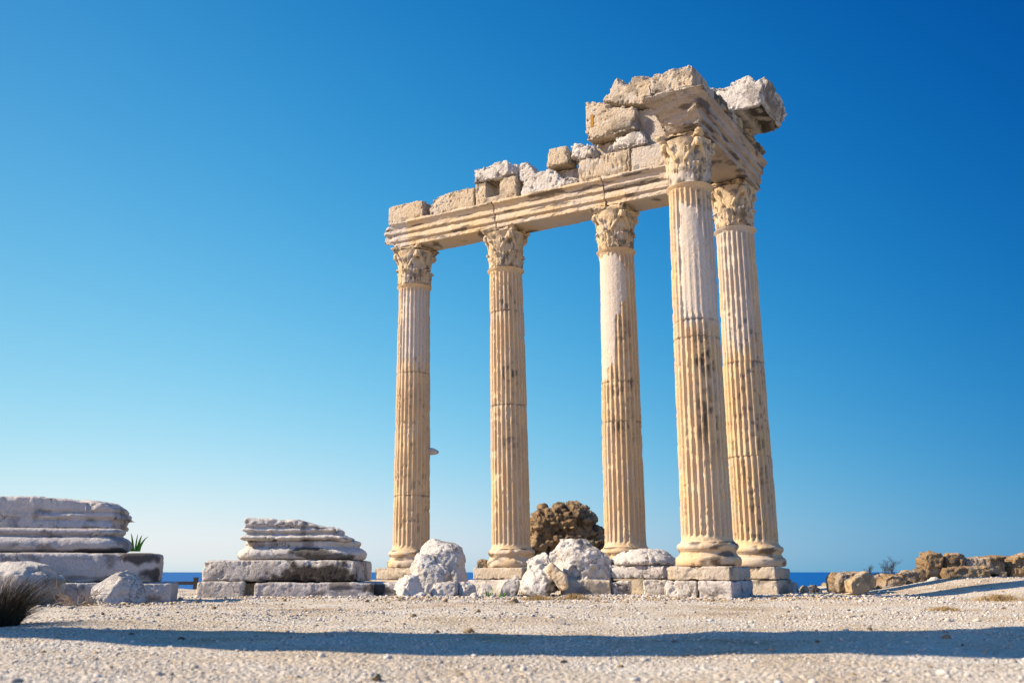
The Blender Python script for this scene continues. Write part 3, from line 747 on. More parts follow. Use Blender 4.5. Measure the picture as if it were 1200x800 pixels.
# ------------------------------------------------------------------ stones on the ground
def rock(name, label, cat, px, Y, depth, seed, mat, group=None, f0=.72, f1=.8, vox=.023, lean=0.0, foot=-.04, stain=None, pale=0.0, skew=0.0, slant=0.0, ncut=9, cdepth=.20, grooves=(), **kw):
    kw.setdefault('fac', .012); kw.setdefault('cell', .42)
    """outline seen in the photograph at distance Y; gets its own thickness and rounded front and back"""
    P = np.array([at(x, y, Y) for x, y in px])[:, (0, 2)]
    if foot is not None:
        lo = P[:, 1].min(); P[:, 1] = np.where(P[:, 1] < lo + .07, P[:, 1] + foot, P[:, 1])
    c = np.array([P[:, 0].mean(), P[:, 1].min()])
    secs = []
    for t, k in ((-.5, f0), (-.32, .5 * f0 + .5), (-.1, 1), (.15, 1), (.36, .5 * f1 + .5), (.5, f1)):
        secs.append([(c[0] + (x - c[0]) * k + skew * t * depth, Y + (t + .1) * depth + lean * (z - c[1]) + slant * (x - c[0]), c[1] + (z - c[1]) * (.35 + .65 * k)) for x, z in P])
    V, F = prism(secs)
    V, F, E = remesh(V, F, vox)
    if ncut: V = cuts(V, ncut, cdepth, seed)
    V = weather(V, F, E, seed, **kw)
    for yy, gd, gw in grooves:                       # moulding lines and splits running round the stone
        z0 = at(0, yy, Y)[2] + (fbm(V * .9, 2, seed + 90) - .5) * .05
        g = -gd * np.exp(-((V[:, 2] - z0) / gw) ** 2) * sstep(.30, .5, fbm(V * 1.3, 2, seed + 91))
        N = normals(V, F); N[:, 2] = 0
        V = V + N * g[:, None]
    st = sstep(.60, .72, fbm(V * 3, 4, seed + 71)) * .5
    if stain is not None: st = np.maximum(st, stain(V))
    pl = np.clip(sstep(.5, .62, fbm(V * 1.7, 4, seed + 72)) * .4 + pale, 0, 1)
    return tag(mk(name, V, F, M[mat], None, {"stain": st, "pale": pl}), label, cat, group)
def slab(name, label, cat, x0, x1, y0, y1, Y, depth, seed, mat, group=None, turn=0.0, round_=0.0, stain=None, pale=0.0, vox=.022, foot=0.0, prof=None, **kw):
    """flat block: x0..x1, y0 (top)..y1 (bottom) on its front face at distance Y; turn in degrees"""
    a = at(x0, y1, Y); b = at(x1, y0, Y)
    X0, X1, Z0, Z1 = a[0], b[0], a[2] - foot, b[2]
    return sblock(name, label, cat, X0, X1, Z0, Z1, Y, depth, seed, mat, group, turn, round_, stain, pale, vox, prof, **kw)
def sblock(name, label, cat, X0, X1, Z0, Z1, Y, depth, seed, mat, group=None, turn=0.0, round_=0.0, stain=None, pale=0.0, vox=.022, prof=None, pivot='centre', **kw):
    cx, w = (X0 + X1) / 2, (X1 - X0)
    pr = prof or [(0, 0), (0, 1)]
    def rr(inset, z):
        hw, hd = w / 2 - inset, depth / 2 - inset; r = max(.02, min(round_, hw, hd))
        L_ = []
        for qx, qy, a0 in ((hw - r, -hd + r, -90), (hw - r, hd - r, 0), (-hw + r, hd - r, 90), (-hw + r, -hd + r, 180)):
            for k in range(7 if round_ > .05 else 3):
                a_ = R(a0 + 90 * k / (6 if round_ > .05 else 2)); L_.append((qx + r * math.cos(a_), qy + r * math.sin(a_)))
        ca, sa = math.cos(R(turn)), math.sin(R(turn))
        if pivot == 'right': return [(X1 + (x - w / 2) * ca - (y + depth / 2) * sa, Y + (x - w / 2) * sa + (y + depth / 2) * ca, z) for x, y in L_]
        return [(cx + x * ca - y * sa, Y + depth / 2 + x * sa + y * ca, z) for x, y in L_]
    V, F = prism([rr(i, Z0 + (Z1 - Z0) * h) for i, h in pr])
    V, F, E = remesh(V, F, vox)
    V = weather(V, F, E, seed, **kw)
    st = sstep(.60, .72, fbm(V * 3, 4, seed + 71)) * .5
    if stain is not None: st = np.maximum(st, stain(V))
    pl = np.clip(sstep(.5, .62, fbm(V * 1.7, 4, seed + 72)) * .4 + pale, 0, 1)
    return tag(mk(name, V, F, M[mat], None, {"stain": st, "pale": pl}), label, cat, group)

# --- left pile (distance 16)
GP = "stacked stones of the left pile"
slab("foundation_slab", "grey foundation slab at the bottom of the left pile, half behind boulders", "stone slab", -60, 203, 682, 704, 16.1, 1.2, 201, 'grey', GP, foot=.06, fine=.008, worn=2, chip=.014, turn=14, pivot='right')
slab("plinth_slab", "thick grey plinth slab with a dark patch, second from bottom of the left pile", "stone slab", -70, 187, 648, 682, 16.15, 1.0, 202, 'grey', GP, round_=.12, fine=.008, worn=4, chip=.012, turn=14, pivot='right',
     stain=lambda V: blob_stain(V, [((-5.85, 16.1, .66), (.36, .4, .14), .9), ((-5.55, 16.1, .42), (.32, .4, .13), .9), ((-6.6, 16.1, .36), (1.4, .4, .04), .5)], 6))
tor = [(.20, 0), (.08, .04), (.02, .14), (0, .32), (.02, .48), (.09, .62), (.18, .67), (.18, .75), (.11, .77), (.11, .94), (.16, .96), (.16, 1.0)]
slab("base_moulding", "rounded grey base moulding course lying in the middle of the left pile", "stone moulding", -75, 153, 619, 648, 16.2, .95, 203, 'grey', GP, round_=.5, prof=tor, fine=.006, worn=1, chip=.008, turn=14, pivot='right',
     stain=lambda V: blob_stain(V, [((-6.6, 16.25, .76), (1.6, .4, .05), .9)], 7), vox=.026)
top1 = [(-30, 590), (4, 587), (18, 583), (60, 583), (100, 586), (128, 589), (140, 596), (142, 605), (146, 608), (139, 613), (137, 619), (138, 622), (-30, 622)]
rock("broken_base_block", "cracked grey block with a concave right end on top of the left pile", "stone block", top1, 16.8, .9, 204, 'grey', GP, f0=.97, f1=.9, foot=None, fine=.010, chip=.03, worn=3, big=.015, fac=.02, cell=.55, ncut=0, slant=.2, grooves=((609, .06, .025), (600, .04, .018), (617, -.04, .03)))
rock("boulder", "pale rounded boulder beside the dark tuft at the left edge", "boulder", [(-50, 706), (-50, 662), (-10, 658), (30, 658), (52, 662), (64, 672), (70, 682), (66, 692), (48, 706), (30, 712)], 14.9, 1.0, 205, 'pale', None, f0=.6, f1=.7, fine=.010, chip=.04, worn=16, big=.02, fac=.012, cell=.6, ncut=5, cdepth=.14)
rock("boulder", "triangular grey tan boulder leaning against the left pile", "boulder", [(105, 690), (104, 698), (122, 706), (168, 706), (165, 694), (156, 672), (148, 668), (128, 663), (118, 670), (108, 682)], 15.3, .7, 206, 'pale', None, f0=.5, f1=.8, lean=.12, fine=.012, chip=.04, worn=3, big=.01, fac=.012, cell=.42, ncut=7, cdepth=.30)
# --- second pile (distance 19.5)
GQ = "stacked stones of the moulded pile"
slab("foundation_slab", "short pale foundation slab at the lower left corner of the moulded pile", "stone slab", 229, 286, 681, 700, 19.35, 2.0, 211, 'pale', GQ, foot=.06, fine=.010, worn=4, chip=.014)
slab("foundation_slab", "narrow ochre stone wedged between two slabs under the moulded pile", "stone slab", 286, 301, 683, 699, 19.6, 1.8, 212, 'ochre', GQ, foot=.06, fine=.012)
slab("foundation_slab", "long low grey slab with a recessed moulded right half, under the moulded pile", "stone slab", 297, 437, 682, 699, 19.35, 2.1, 213, 'grey', GQ, foot=.06, fine=.008, worn=3, chip=.014,
     stain=lambda V: blob_stain(V, [((-2.6, 19.3, .15), (.3, .4, .13), .9), ((-3.2, 19.3, .2), (.25, .3, .1), .7)], 9))
slab("foundation_slab", "blackened end slab between the moulded pile and the small white boulder", "stone slab", 432, 466, 682, 698, 19.5, 1.0, 214, 'grey', GQ, foot=.06, fine=.012, stain=lambda V: blob_stain(V, [((-2.55, 19.5, .1), (.3, .6, .16), .95)], 12))
slab("plinth_slab", "thick pale plinth slab with a large black crust on its right half", "stone slab", 236, 418, 656, 681, 19.45, 2.0, 215, 'pale', GQ, round_=.04, fine=.009, worn=3, chip=.022, turn=-2,
     stain=lambda V: blob_stain(V, [((-4.05, 19.4, .42), (.55, .5, .26), 1), ((-3.4, 19.4, .38), (.42, .5, .26), 1), ((-3.6, 19.4, .30), (1.4, .4, .05), 1), ((-4.8, 19.4, .3), (.35, .3, .08), .5)], 15))
slab("base_moulding", "white rounded base moulding with a brown stain along its lower middle", "stone moulding", 268, 422, 632, 657, 19.5, 1.6, 216, 'pale', GQ, round_=.55, prof=tor, fine=.006, worn=2, chip=.010, pale=.4, vox=.026,
     stain=lambda V: blob_stain(V, [((-3.9, 19.5, .80), (.42, .5, .13), .9), ((-3.45, 19.5, .72), (.4, .5, .1), .8)], 16))
top2 = [(286, 634), (290, 627), (294, 625), (287, 622), (288, 618), (293, 617), (291, 607.5), (326, 607.5), (332, 610), (352, 610), (366, 614), (380, 617), (398, 619), (404, 626), (406, 630), (413, 632), (414, 634)]
rock("broken_base_block", "broken white block with a sloping top crowning the moulded pile", "stone block", top2, 20.0, 1.1, 217, 'pale', GQ, f0=.97, f1=.9, foot=None, fine=.012, chip=.03, worn=3, big=.015, pale=.3, fac=.018, cell=.5, ncut=0, grooves=((626, .07, .03), (619, .06, .025), (631, -.05, .03)))
# --- column pedestals
GF = "pedestal blocks under the columns"
def pedestal(name, label, b, hw, z0, z1, seed, mat, ang=None, off=(0, 0), hd=None, **kw):
    hd = hd or hw
    cx, cy = b[0] + off[0], b[1] + off[1]
    a_ = math.degrees(math.atan2(E1[1], E1[0]))
    return sblock(name, label, "stone block", cx - hw, cx + hw, z0, z1, cy - hd, 2 * hd, seed, mat, GF, turn=a_, **kw)
pk = dict(fine=.012, worn=2, chip=.018, big=.005)
pedestal("pedestal_block", "upper pedestal block under the leftmost column, partly behind white boulders", B[0], .66, .26, .555, 221, 'plinth', **pk)
pedestal("pedestal_block", "lower pedestal block under the leftmost column, longer to the left", B[0], .85, -.05, .255, 222, 'plinth', **pk)
pedestal("pedestal_block", "upper tan pedestal block under the second column from the left", B[1], .70, .28, .555, 223, 'plinth', **pk)
pedestal("pedestal_block", "lower pale pedestal block under the second column from the left", B[1], .78, -.05, .275, 224, 'pale', **pk)
pedestal("pedestal_block", "pedestal block under the column with the white repair, hidden by the cone-shaped base", B[2], .80, -.05, .555, 225, 'plinth', **pk)
pedestal("pedestal_block", "upper tan pedestal block under the thick front column", B[3], .62, .30, .555, 226, 'plinth', **pk)
q = B[3] + E1 * -.325
pedestal("pedestal_block", "rough white footing block under the thick front column", q, .31, -.05, .295, 227, 'pale', hd=.64, **dict(pk, fine=.035))
q = B[3] + E1 * .325
pedestal("pedestal_block", "grey footing block at the right corner under the thick front column", q, .325, -.05, .296, 228, 'grey', hd=.65, **pk)
pedestal("pedestal_block", "upper tan pedestal block under the corner column", B[4], .56, .30, .555, 229, 'plinth', **pk)
pedestal("pedestal_block", "lower pedestal block under the corner column, dark on its right face", B[4], .59, -.05, .296, 230, 'plinth', stain=lambda V: .7 * sstep(.45, .6, fbm(V * 3, 4, 2)) * sstep(.60, .7, (V[:, :2] - C5) @ E1), **pk)  # blotches darker towards the right face
# --- boulders in front of the columns
wk = dict(fine=.020, fscale=19, chip=.03, worn=1, big=.012, fac=.013, cell=.40, hollow=.02, ncut=15, cdepth=.16)
rock("boulder", "big rounded white boulder in front of the leftmost column's base", "boulder", [(488, 682), (484, 662), (480, 655), (488, 645), (500, 634), (508, 630.5), (520, 633), (536, 636), (545, 645), (546, 656), (543, 664), (549, 672), (551, 684)], 22.6, 1.1, 241, 'pale', None, f0=.75, f1=.7, pale=.3, foot=-.3, **dict(wk, worn=7, fac=.012, cell=.6, cdepth=.11, ncut=9))
rock("boulder", "white broken boulder with sharp facets leaning on the big rounded one", "boulder", [(482, 681), (478, 664), (485, 656), (486, 648), (492, 646), (504, 650), (516, 655), (532, 655), (535, 668), (534, 681)], 21.6, .85, 242, 'pale', None, f0=.55, f1=.9, pale=.35, foot=-.3, **dict(wk, worn=1, fac=.018, cell=.45, ncut=14, cdepth=.17))
rock("boulder", "low white boulder on the gravel just right of the blackened slab", "boulder", [(467, 698), (456, 682), (464, 674), (476, 672), (492, 674), (500, 684), (508, 698)], 19.35, .6, 243, 'pale', None, f0=.6, f1=.8, pale=.3, **dict(wk, worn=9))
rock("small_boulder", "squarish pale stone on the gravel below the facetted boulder", "stone", [(504, 697), (504, 681), (520, 680), (537, 679), (540, 688), (534, 697)], 19.6, .5, 244, 'pale', None, **wk)
rock("small_boulder", "grey low stone with a flat top, left of the little green weed", "stone", [(534, 697), (532, 681), (548, 680), (556, 685), (560, 697)], 19.75, .5, 245, 'grey', None, **wk)
rock("small_boulder", "little wedge stone lying in front of the low white boulder", "stone", [(478, 701), (484, 693), (494, 692), (499, 695), (497, 701)], 18.6, .3, 246, 'pale', None, vox=.02, **dict(wk, big=.02, chip=.03, fac=.015, cell=.16))
rock("small_boulder", "tilted pale stone right behind the little green weed", "stone", [(556, 696), (559, 686), (566, 682), (576, 685), (580, 690), (578, 697)], 20.9, .5, 247, 'pale', None, **wk)
rock("small_boulder", "rounded grey and tan boulder between the second column and the split boulder", "boulder", [(579, 696), (582, 685), (592, 677), (604, 673), (611, 674), (610, 686), (606, 697)], 20.7, .7, 248, 'pale', None, **wk)
rock("small_boulder", "white little stone on the gravel in front of the grey low stone", "stone", [(548, 700), (552, 695), (560, 694), (562, 700)], 18.9, .25, 249, 'pale', None, vox=.02, **dict(wk, big=.02, chip=.03, fac=.015, cell=.16))
rock("small_boulder", "tan pyramid-shaped stone standing forward on the gravel", "stone", [(582, 709), (596, 699), (606, 696), (612, 703), (622, 711), (590, 712)], 15.6, .4, 250, 'ochre', None, vox=.02, f0=.5, **dict(wk, big=.02, chip=.03, fac=.015, cell=.16))
rock("split_boulder", "white split boulder leaning left with a brown hollow at its lower right", "boulder", [(608, 692), (612, 676), (618, 666), (617, 656), (630, 645), (638, 643), (644, 652), (650, 655), (660, 670), (661, 678), (658, 690), (640, 695), (622, 696)], 20.4, .95, 251, 'pale', None, f0=.62, f1=.8, pale=.4, lean=.15,
     stain=lambda V: blob_stain(V, [((1.0, 20.0, .12), (.34, .5, .2), .9)], 31), **dict(wk, worn=2, fine=.022, fac=.03, cell=.34, ncut=10, cdepth=.14, hollow=.08))
rock("column_fragment", "short fluted fragment wedged in the right side of the split boulder", "stone fragment", [(639, 668), (646, 658), (664, 673), (666, 686), (658, 690)], 20.0, .45, 252, 'beam', None, vox=.02, f0=.9, f1=.9, fine=.012, aniso=(30, 8, 30), chip=.02, worn=2, big=.01, ncut=0, slant=-.3)
rock("boulder", "largest white boulder with a hollowed face, before the rubble mound", "boulder", [(640, 680), (640, 664), (645, 640), (650, 631), (672, 630), (690, 632), (700, 641), (706, 641), (714, 652), (722, 662), (724, 672), (718, 680)], 21.4, 1.3, 253, 'pale', None, f0=.68, f1=.75, pale=.25, foot=-.1, **dict(wk, worn=3, fine=.022, big=.03, fac=.015, cell=.6, ncut=14, cdepth=.12, hollow=.08))
slab("foundation_slab", "tan grey slab under the largest white boulder", "stone slab", 658, 716, 679, 698, 20.6, 1.2, 254, 'plinth', None, foot=.05, fine=.012, worn=3, chip=.018)
slab("foundation_slab", "stained white end slab right of the largest boulder's slab", "stone slab", 717, 741, 680, 698, 20.7, 1.0, 255, 'pale', None, foot=.05, fine=.014, worn=14, round_=.12, stain=lambda V: .6 * sstep(.5, .62, fbm(V * 5, 4, 4)))
# cone-shaped white base fragment on its square plinth
def lathe_base():
    a = at(758, 662, 20.9); cx, zc = a[0], a[2]
    pr = [(.05, .30), (.30, .33), (.42, .315), (.55, .24), (.56, .21), (.63, .17), (.72, .08), (.735, .03), (.70, 0.0), (.05, 0.0)]
    n = 56; V, F = [], []
    for r_, z in pr:
        for q in range(n):
            an = 2 * math.pi * q / n; V.append((cx + r_ * math.cos(an), 21.4 + r_ * math.sin(an), zc + .005 + z))
    for j in range(len(pr) - 1):
        for q in range(n): F.append((j * n + q, j * n + (q + 1) % n, (j + 1) * n + (q + 1) % n, (j + 1) * n + q))
    F.append(tuple(range(n))); F.append(tuple(range((len(pr) - 1) * n, len(pr) * n)))
    V, F, E = remesh(V, F, .025)
    V = weather(V, F, E, 256, worn=3, fine=.014, chip=.06, big=.02)
    tag(mk("round_stone_fragment", V, F, M['pale'], None, {"pale": np.full(len(V), .5), "stain": sstep(.62, .72, fbm(V * 3, 4, 3)) * .5}), "low cone-shaped white column base with ring mouldings on a striped plinth", "stone fragment")
lathe_base()
sx = at(720, 678, 20.7)[0]; ex = at(799, 678, 20.7)[0]
sblock("plinth_slab", "grey striped square plinth under the cone-shaped white base", "stone slab", sx + .1, ex - .08, at(0, 678, 20.7)[2], at(0, 662, 20.7)[2], 20.75, 1.2, 257, 'grey', None, turn=-24, pale=.2, fine=.01, worn=5)
sblock("foundation_slab", "chamfered white block with chisel marks under the striped plinth", "stone slab", at(738, 0, 20.5)[0], at(783, 0, 20.5)[0], -.05, at(0, 679, 20.5)[2], 20.45, 1.1, 258, 'pale', None, turn=-8, pale=.2, fine=.02, worn=6)
rock("small_boulder", "blackened slanting stone between the chamfered block and the white footing", "stone", [(778, 697), (780, 679), (806, 678), (815, 685), (822, 697)], 20.3, .7, 259, 'grey', None, f0=.9, stain=lambda V: .8 * sstep(.42, .56, fbm(V * 4, 4, 14)), **dict(wk, worn=5))
# small broken stones right of the corner column
rock("small_boulder", "grey broken stone right beside the corner column's pedestal", "stone", [(922, 697), (925, 682), (936, 680), (938, 690), (944, 697)], 22.3, .5, 260, 'grey', None, **dict(wk, big=.02, chip=.03, fac=.015, cell=.22))
rock("small_boulder", "tan pointed stone between the grey stone and the black rock", "stone", [(936, 696), (939, 686), (943, 684), (948, 689), (951, 696)], 22.6, .4, 261, 'ochre', None, vox=.022, **dict(wk, big=.02, chip=.03, fac=.015, cell=.16))
rock("small_boulder", "black shiny-looking rock against the sea, right of the corner column", "rock", [(946, 696), (948, 686), (955, 680), (962, 684), (964, 695)], 23.2, .6, 262, 'dark', None, vox=.025, **dict(wk, big=.03, chip=.06, fac=.015, cell=.22))
rock("small_boulder", "flat ochre rock low on the shore behind the black rock", "rock", [(960, 690), (964, 683), (974, 681), (982, 684), (984, 690)], 27.5, .5, 263, 'ochre', None, vox=.03, **dict(wk, big=.02, chip=.03, fac=.015, cell=.16))
# --- right hand wall of brown blocks
bw = dict(fine=.042, fscale=11, big=.015, chip=.04, worn=2, fac=.02, cell=.2, ncut=3, cdepth=.07, f0=.93, f1=.95)
GR = "brown stones of the low ruined wall"
rock("wall_stone", "brown rounded stone at the left end of the low wall, behind the tilted ochre cube", "rock", [(976, 692), (974, 678), (978, 671), (996, 670), (1008, 670), (1008, 692)], 23.4, .9, 271, 'brown', GR, **bw)
rock("wall_stone", "tilted ochre cube with a clean flat face, in front of the low wall", "rock", [(992, 692), (991, 680), (1008, 671), (1016, 668), (1028, 678), (1026, 686), (1006, 696), (1000, 695)], 21.35, .5, 272, 'ochre', GR, slant=.45, **dict(bw, f0=.97, f1=.97, fine=.016, worn=2, big=.01, chip=.025, fac=0, ncut=0))
rock("wall_stone", "brown hollowed stone just right of the tilted ochre cube", "rock", [(1030, 690), (1032, 676), (1040, 672), (1056, 672), (1062, 680), (1058, 688), (1048, 691)], 23.3, .6, 273, 'brown', GR, **bw)
rock("wall_stone", "dark brown stone behind, between the ochre cube and the hollowed stone", "rock", [(1018, 690), (1020, 674), (1032, 671), (1042, 673), (1042, 690)], 23.9, .6, 274, 'brown', GR, **bw)
rock("wall_stone", "shaded brown stone in the wall's low middle, below the bare shrub", "rock", [(1050, 690), (1050, 672), (1060, 668), (1072, 668), (1078, 676), (1080, 690)], 23.6, .6, 275, 'brown', GR, **bw)
rock("wall_stone", "wide brown block carrying the small top left block of the wall", "rock", [(1071, 686), (1070, 670), (1078, 665), (1096, 663), (1101, 668), (1100, 686)], 23.6, .6, 276, 'brown', GR, **bw)
rock("wall_stone", "small squarish brown block at the top left of the wall", "rock", [(1080, 664), (1079, 652), (1083, 646), (1096, 647), (1102, 651), (1101, 662), (1090, 665)], 23.6, .6, 277, 'brown', GR, **bw)
rock("wall_stone", "brown block with a stepped top in the wall's upper row", "rock", [(1103, 665), (1101, 655), (1104, 649), (1114, 648), (1124, 647), (1128, 652), (1128, 664)], 23.65, .6, 278, 'brown', GR, **bw)
rock("wall_stone", "long rough brown block at the right of the wall's upper row", "rock", [(1127, 664), (1126, 653), (1140, 653), (1158, 652), (1162, 650), (1175, 650), (1177, 664), (1176, 676), (1160, 672)], 23.7, .6, 279, 'brown', GR, **bw)
rock("wall_stone", "long pale brown rounded block lying along the foot of the wall", "rock", [(1100, 678), (1098, 670), (1103, 666), (1130, 664), (1156, 662), (1159, 667), (1160, 676), (1130, 678)], 23.4, .5, 280, 'brown', GR, foot=-.08, pale=.0, **dict(bw, fine=.04, big=.03))
rock("wall_stone", "small grey stone at the foot of the wall under the wide block", "rock", [(1086, 687), (1087, 677), (1095, 676), (1104, 679), (1105, 687)], 23.2, .35, 281, 'grey', GR, **dict(bw, big=.03, fine=.03, chip=.03))
rock("wall_stone", "tall brown stone cut off by the right edge of the picture", "rock", [(1182, 677), (1181, 656), (1186, 651), (1200, 648), (1230, 648), (1232, 677)], 23.7, .6, 282, 'brown', GR, **bw)
rock("wall_stone", "dark stone in the gap left of the tall stone at the right edge", "rock", [(1160, 682), (1160, 668), (1170, 664), (1182, 668), (1184, 680)], 24.2, .8, 283, 'brown', GR, stain=lambda V: np.full(len(V), .75), **bw)  # evenly darkened all over
# --- rubble mound far behind
def mound():
    pts = [(616, 655), (619, 628), (622, 606), (632, 603), (636, 598), (650, 597), (656, 592), (668, 592.5), (674, 593), (684, 598), (688, 603), (693, 606), (694, 618), (700, 621), (705, 628), (706, 655)]
    Y = 30.0
    P = np.array([at(x, y, Y) for x, y in pts])[:, (0, 2)]
    P[:, 1] = np.where(P[:, 1] < .75, -.3, P[:, 1]); c = np.array([P[:, 0].mean(), -.3])
    secs = []
    for t, k in ((-.5, .86), (-.4, .96), (0, 1), (.4, .95), (.5, .8)):
        secs.append([(c[0] + (x - c[0]) * k, Y + t * 2.2, c[1] + (z - c[1]) * (.4 + .6 * k)) for x, z in P])
    V, F = prism(secs); V, F, E = remesh(V, F, .03)
    V = smooth(V, E, 3); N = normals(V, F)
    # lumps: cellular stones set in mortar
    g = np.random.default_rng(3); cell = .25
    q = V / np.array([cell, cell, cell * .85]); i0 = np.floor(q).astype(int)
    b1 = np.full(len(V), 9.0); b2 = np.full(len(V), 9.0); val = np.zeros(len(V))
    for dx in (-1, 0, 1):
        for dy in (-1, 0, 1):
            for dz in (-1, 0, 1):
                ii = (i0 + np.array([dx, dy, dz])).astype(float)
                j = np.stack([vnoise(ii, s) for s in (1, 2, 3)], 1)
                dd = np.abs(ii + j - q).max(1) * .6 + np.linalg.norm(ii + j - q, axis=1) * .4
                m = dd < b1
                b2 = np.where(m, b1, np.minimum(b2, dd)); val = np.where(m, vnoise(ii, 9), val); b1 = np.where(m, dd, b1)
    gap = sstep(.0, .22, b2 - b1)
    best = 1 - gap
    d = .035 * gap + .24 * (val - .5) + (fbm(V * 4.2, 5, 4, .72) - .5) * .42 - .10 * sstep(.58, .66, fbm(V * 5, 3, 40))
    zc = at(0, 617, Y)[2]
    d -= .06 * np.exp(-((V[:, 2] - zc + (fbm(V * 1.5, 2, 5) - .5) * .2) / .035) ** 2)
    V = V + N * d[:, None]
    st = np.maximum(sstep(.75, 1, best) * .5, .8 * sstep(.56, .66, fbm(V * 5, 3, 40)))  # darker in the gaps and in the hollows
    tag(mk("rubble_mound", V, F, M['brown'], None, {"stain": st}), "brown rubble masonry mound between the second and third columns", "ruin")
mound()
rock("small_boulder", "dark brown rock far behind the second column's base, on its left", "rock", [(557, 666), (559, 657), (565, 655), (575, 656), (578, 666)], 28.5, .6, 291, 'brown', None, foot=-.5, **dict(bw, fine=.04, big=.03))
# --- unseen shadow caster added off to the left, shaped from the shadow it throws
def add_caster():
    k = math.sin(R(SUN_AZ)) / math.tan(R(SUN_EL)); kx = math.cos(R(SUN_AZ)) / math.tan(R(SUN_EL))
    near = [(-7.6, 8.0), (-3.9, 7.75), (-2.3, 7.0), (-1.05, 6.37), (0, 5.98), (.95, 5.8), (1.42, 5.78), (2.9, 5.85), (5.5, 6.0)]
    far_ = [(5.8, 9.3), (4.5, 9.05), (2.0, 8.15), (1.3, 7.82), (0, 7.92), (-1.4, 8.33), (-4.5, 9.2), (-7.6, 9.6)]
    o = [(y + k * (x + 7.6) / kx, (x + 7.6) / kx - .1) for x, y in near + far_]
    V, F = prism([[(-8.1, y, z) for y, z in o], [(-7.6, y, z) for y, z in o], [(-7.1, y, z) for y, z in o]])
    V, F, E = remesh(V, F, .07)
    V = weather(V, F, E, 301, fine=.03, big=.05, chip=.06)
    tag(mk("shadow_caster", V, F, M['brown']), "unseen shadow caster added out of view at the left", "ruin")
add_caster()

# --- scattered single stones on the gravel
v0, f0 = ico()
def pebble_proto():
    bm = bmesh.new(); bmesh.ops.create_icosphere(bm, subdivisions=3, radius=1)
    V = np.array([w.co[:] for w in bm.verts]); F = [[w.index for w in q.verts] for q in bm.faces]; bm.free()
    res = []
    for s in range(5):
        g = np.random.default_rng(70 + s)
        W_ = V.copy()
        for _ in range(9):
            n = g.normal(size=3); n /= np.linalg.norm(n); h = g.uniform(.45, .8)
            dd = W_ @ n - h; W_ -= np.clip(dd, 0, None)[:, None] * n
        W_ += (fbm(W_ * 3 + s, 3, s)[:, None] - .5) * .25
        res.append((W_, F))
    return res
PRO = pebble_proto(); PM = {}
def small_stone(x, y, w, mat, seed, label=None):
    X, Y, Z = ground_at(x, y)
    k = (seed % 5, mat)
    g = np.random.default_rng(seed)
    if k not in PM:
        o = mk("small_stone", PRO[k[0]][0], PRO[k[0]][1], M[mat], origin=(0, 0, 0)); PM[k] = o
    else:
        o = PM[k].copy(); C.objects.link(o)
    s = w / FPX * Y * .5
    o.scale = (s * g.uniform(.9, 1.2), s * g.uniform(.8, 1.1), s * g.uniform(.5, .75))
    o.rotation_euler = (0, 0, g.uniform(0, 6.28))
    o.location = (X, Y, Z + o.scale[2] * .45)
    tag(o, label or "small loose stone lying on the pale gravel", "stone", "loose stones on the gravel")
def ground_at(x, y):
    u, v = (x - 600) / FPX, (400 - y) / FPX
    d = (u, CP - v * SP, SP + v * CP)
    Y = 4.0
    for _ in range(60):
        z = float(zg(np.array([Y / d[1] * d[0]]), np.array([Y]))[0])
        Y = .5 * Y + .5 * ((z - EYE) / d[2] * d[1] if d[2] < 0 else 30)
    return Y / d[1] * d[0], Y, float(zg(np.array([Y / d[1] * d[0]]), np.array([Y]))[0])
spots = [(659, 731, 15, 'pale'), (661, 776, 9, 'dark'), (727, 781, 8, 'ochre'), (441, 797, 17, 'ochre'), (212, 749, 8, 'brown'), (154, 743, 7, 'brown'), (1110, 748, 13, 'ochre'), (1062, 703, 8, 'grey'),
         (1077, 702, 7, 'dark'), (907, 702, 9, 'ochre'), (930, 702, 6, 'grey'), (924, 717, 5, 'brown'), (995, 715, 5, 'dark'), (1010, 722, 5, 'brown'), (1036, 714, 7, 'grey'), (985, 725, 5, 'ochre'),
         (625, 722, 6, 'grey'), (645, 721, 6, 'grey'), (560, 717, 8, 'ochre'), (484, 722, 8, 'ochre'), (522, 705, 7, 'brown'), (512, 741, 9, 'brown'), (550, 741, 16, 'ochre'), (470, 703, 8, 'ochre'),
         (455, 706, 6, 'ochre'), (430, 705, 6, 'brown'), (398, 712, 6, 'ochre'), (360, 717, 7, 'brown'), (330, 708, 6, 'grey'), (250, 713, 7, 'ochre'), (230, 706, 8, 'ochre'), (98, 708, 14, 'ochre'), (83, 713, 11, 'pale'),
         (140, 712, 6, 'grey'), (120, 720, 5, 'brown'), (760, 703, 7, 'ochre'), (780, 707, 5, 'brown'), (835, 704, 7, 'ochre'), (858, 706, 5, 'grey'), (880, 703, 6, 'pale'), (700, 705, 7, 'brown'), (735, 706, 6, 'ochre'),
         (958, 752, 6, 'brown'), (1020, 738, 7, 'brown'), (1155, 716, 7, 'grey'), (1176, 713, 6, 'brown'), (1128, 756, 6, 'dark'), (300, 745, 5, 'grey'), (600, 775, 5, 'brown'), (860, 785, 7, 'grey'), (1000, 790, 7, 'ochre'),
         (320, 783, 7, 'grey'), (70, 772, 6, 'ochre'), (200, 790, 8, 'grey'), (540, 790, 6, 'ochre'), (1090, 782, 7, 'ochre'), (805, 768, 6, 'ochre'), (130, 782, 5, 'brown')]
special = {659: "flat white stone lying alone just beyond the dark shadow band, below the largest boulder", 441: "ochre stone cut by the bottom edge, left of the middle",
           550: "flat ochre stone on the far edge of the shadow band", 1110: "ochre stone inside the right part of the shadow band", 661: "dark pebble on bright gravel below the shadow band",
           98: "tan stone among dry twigs before the triangular boulder"}
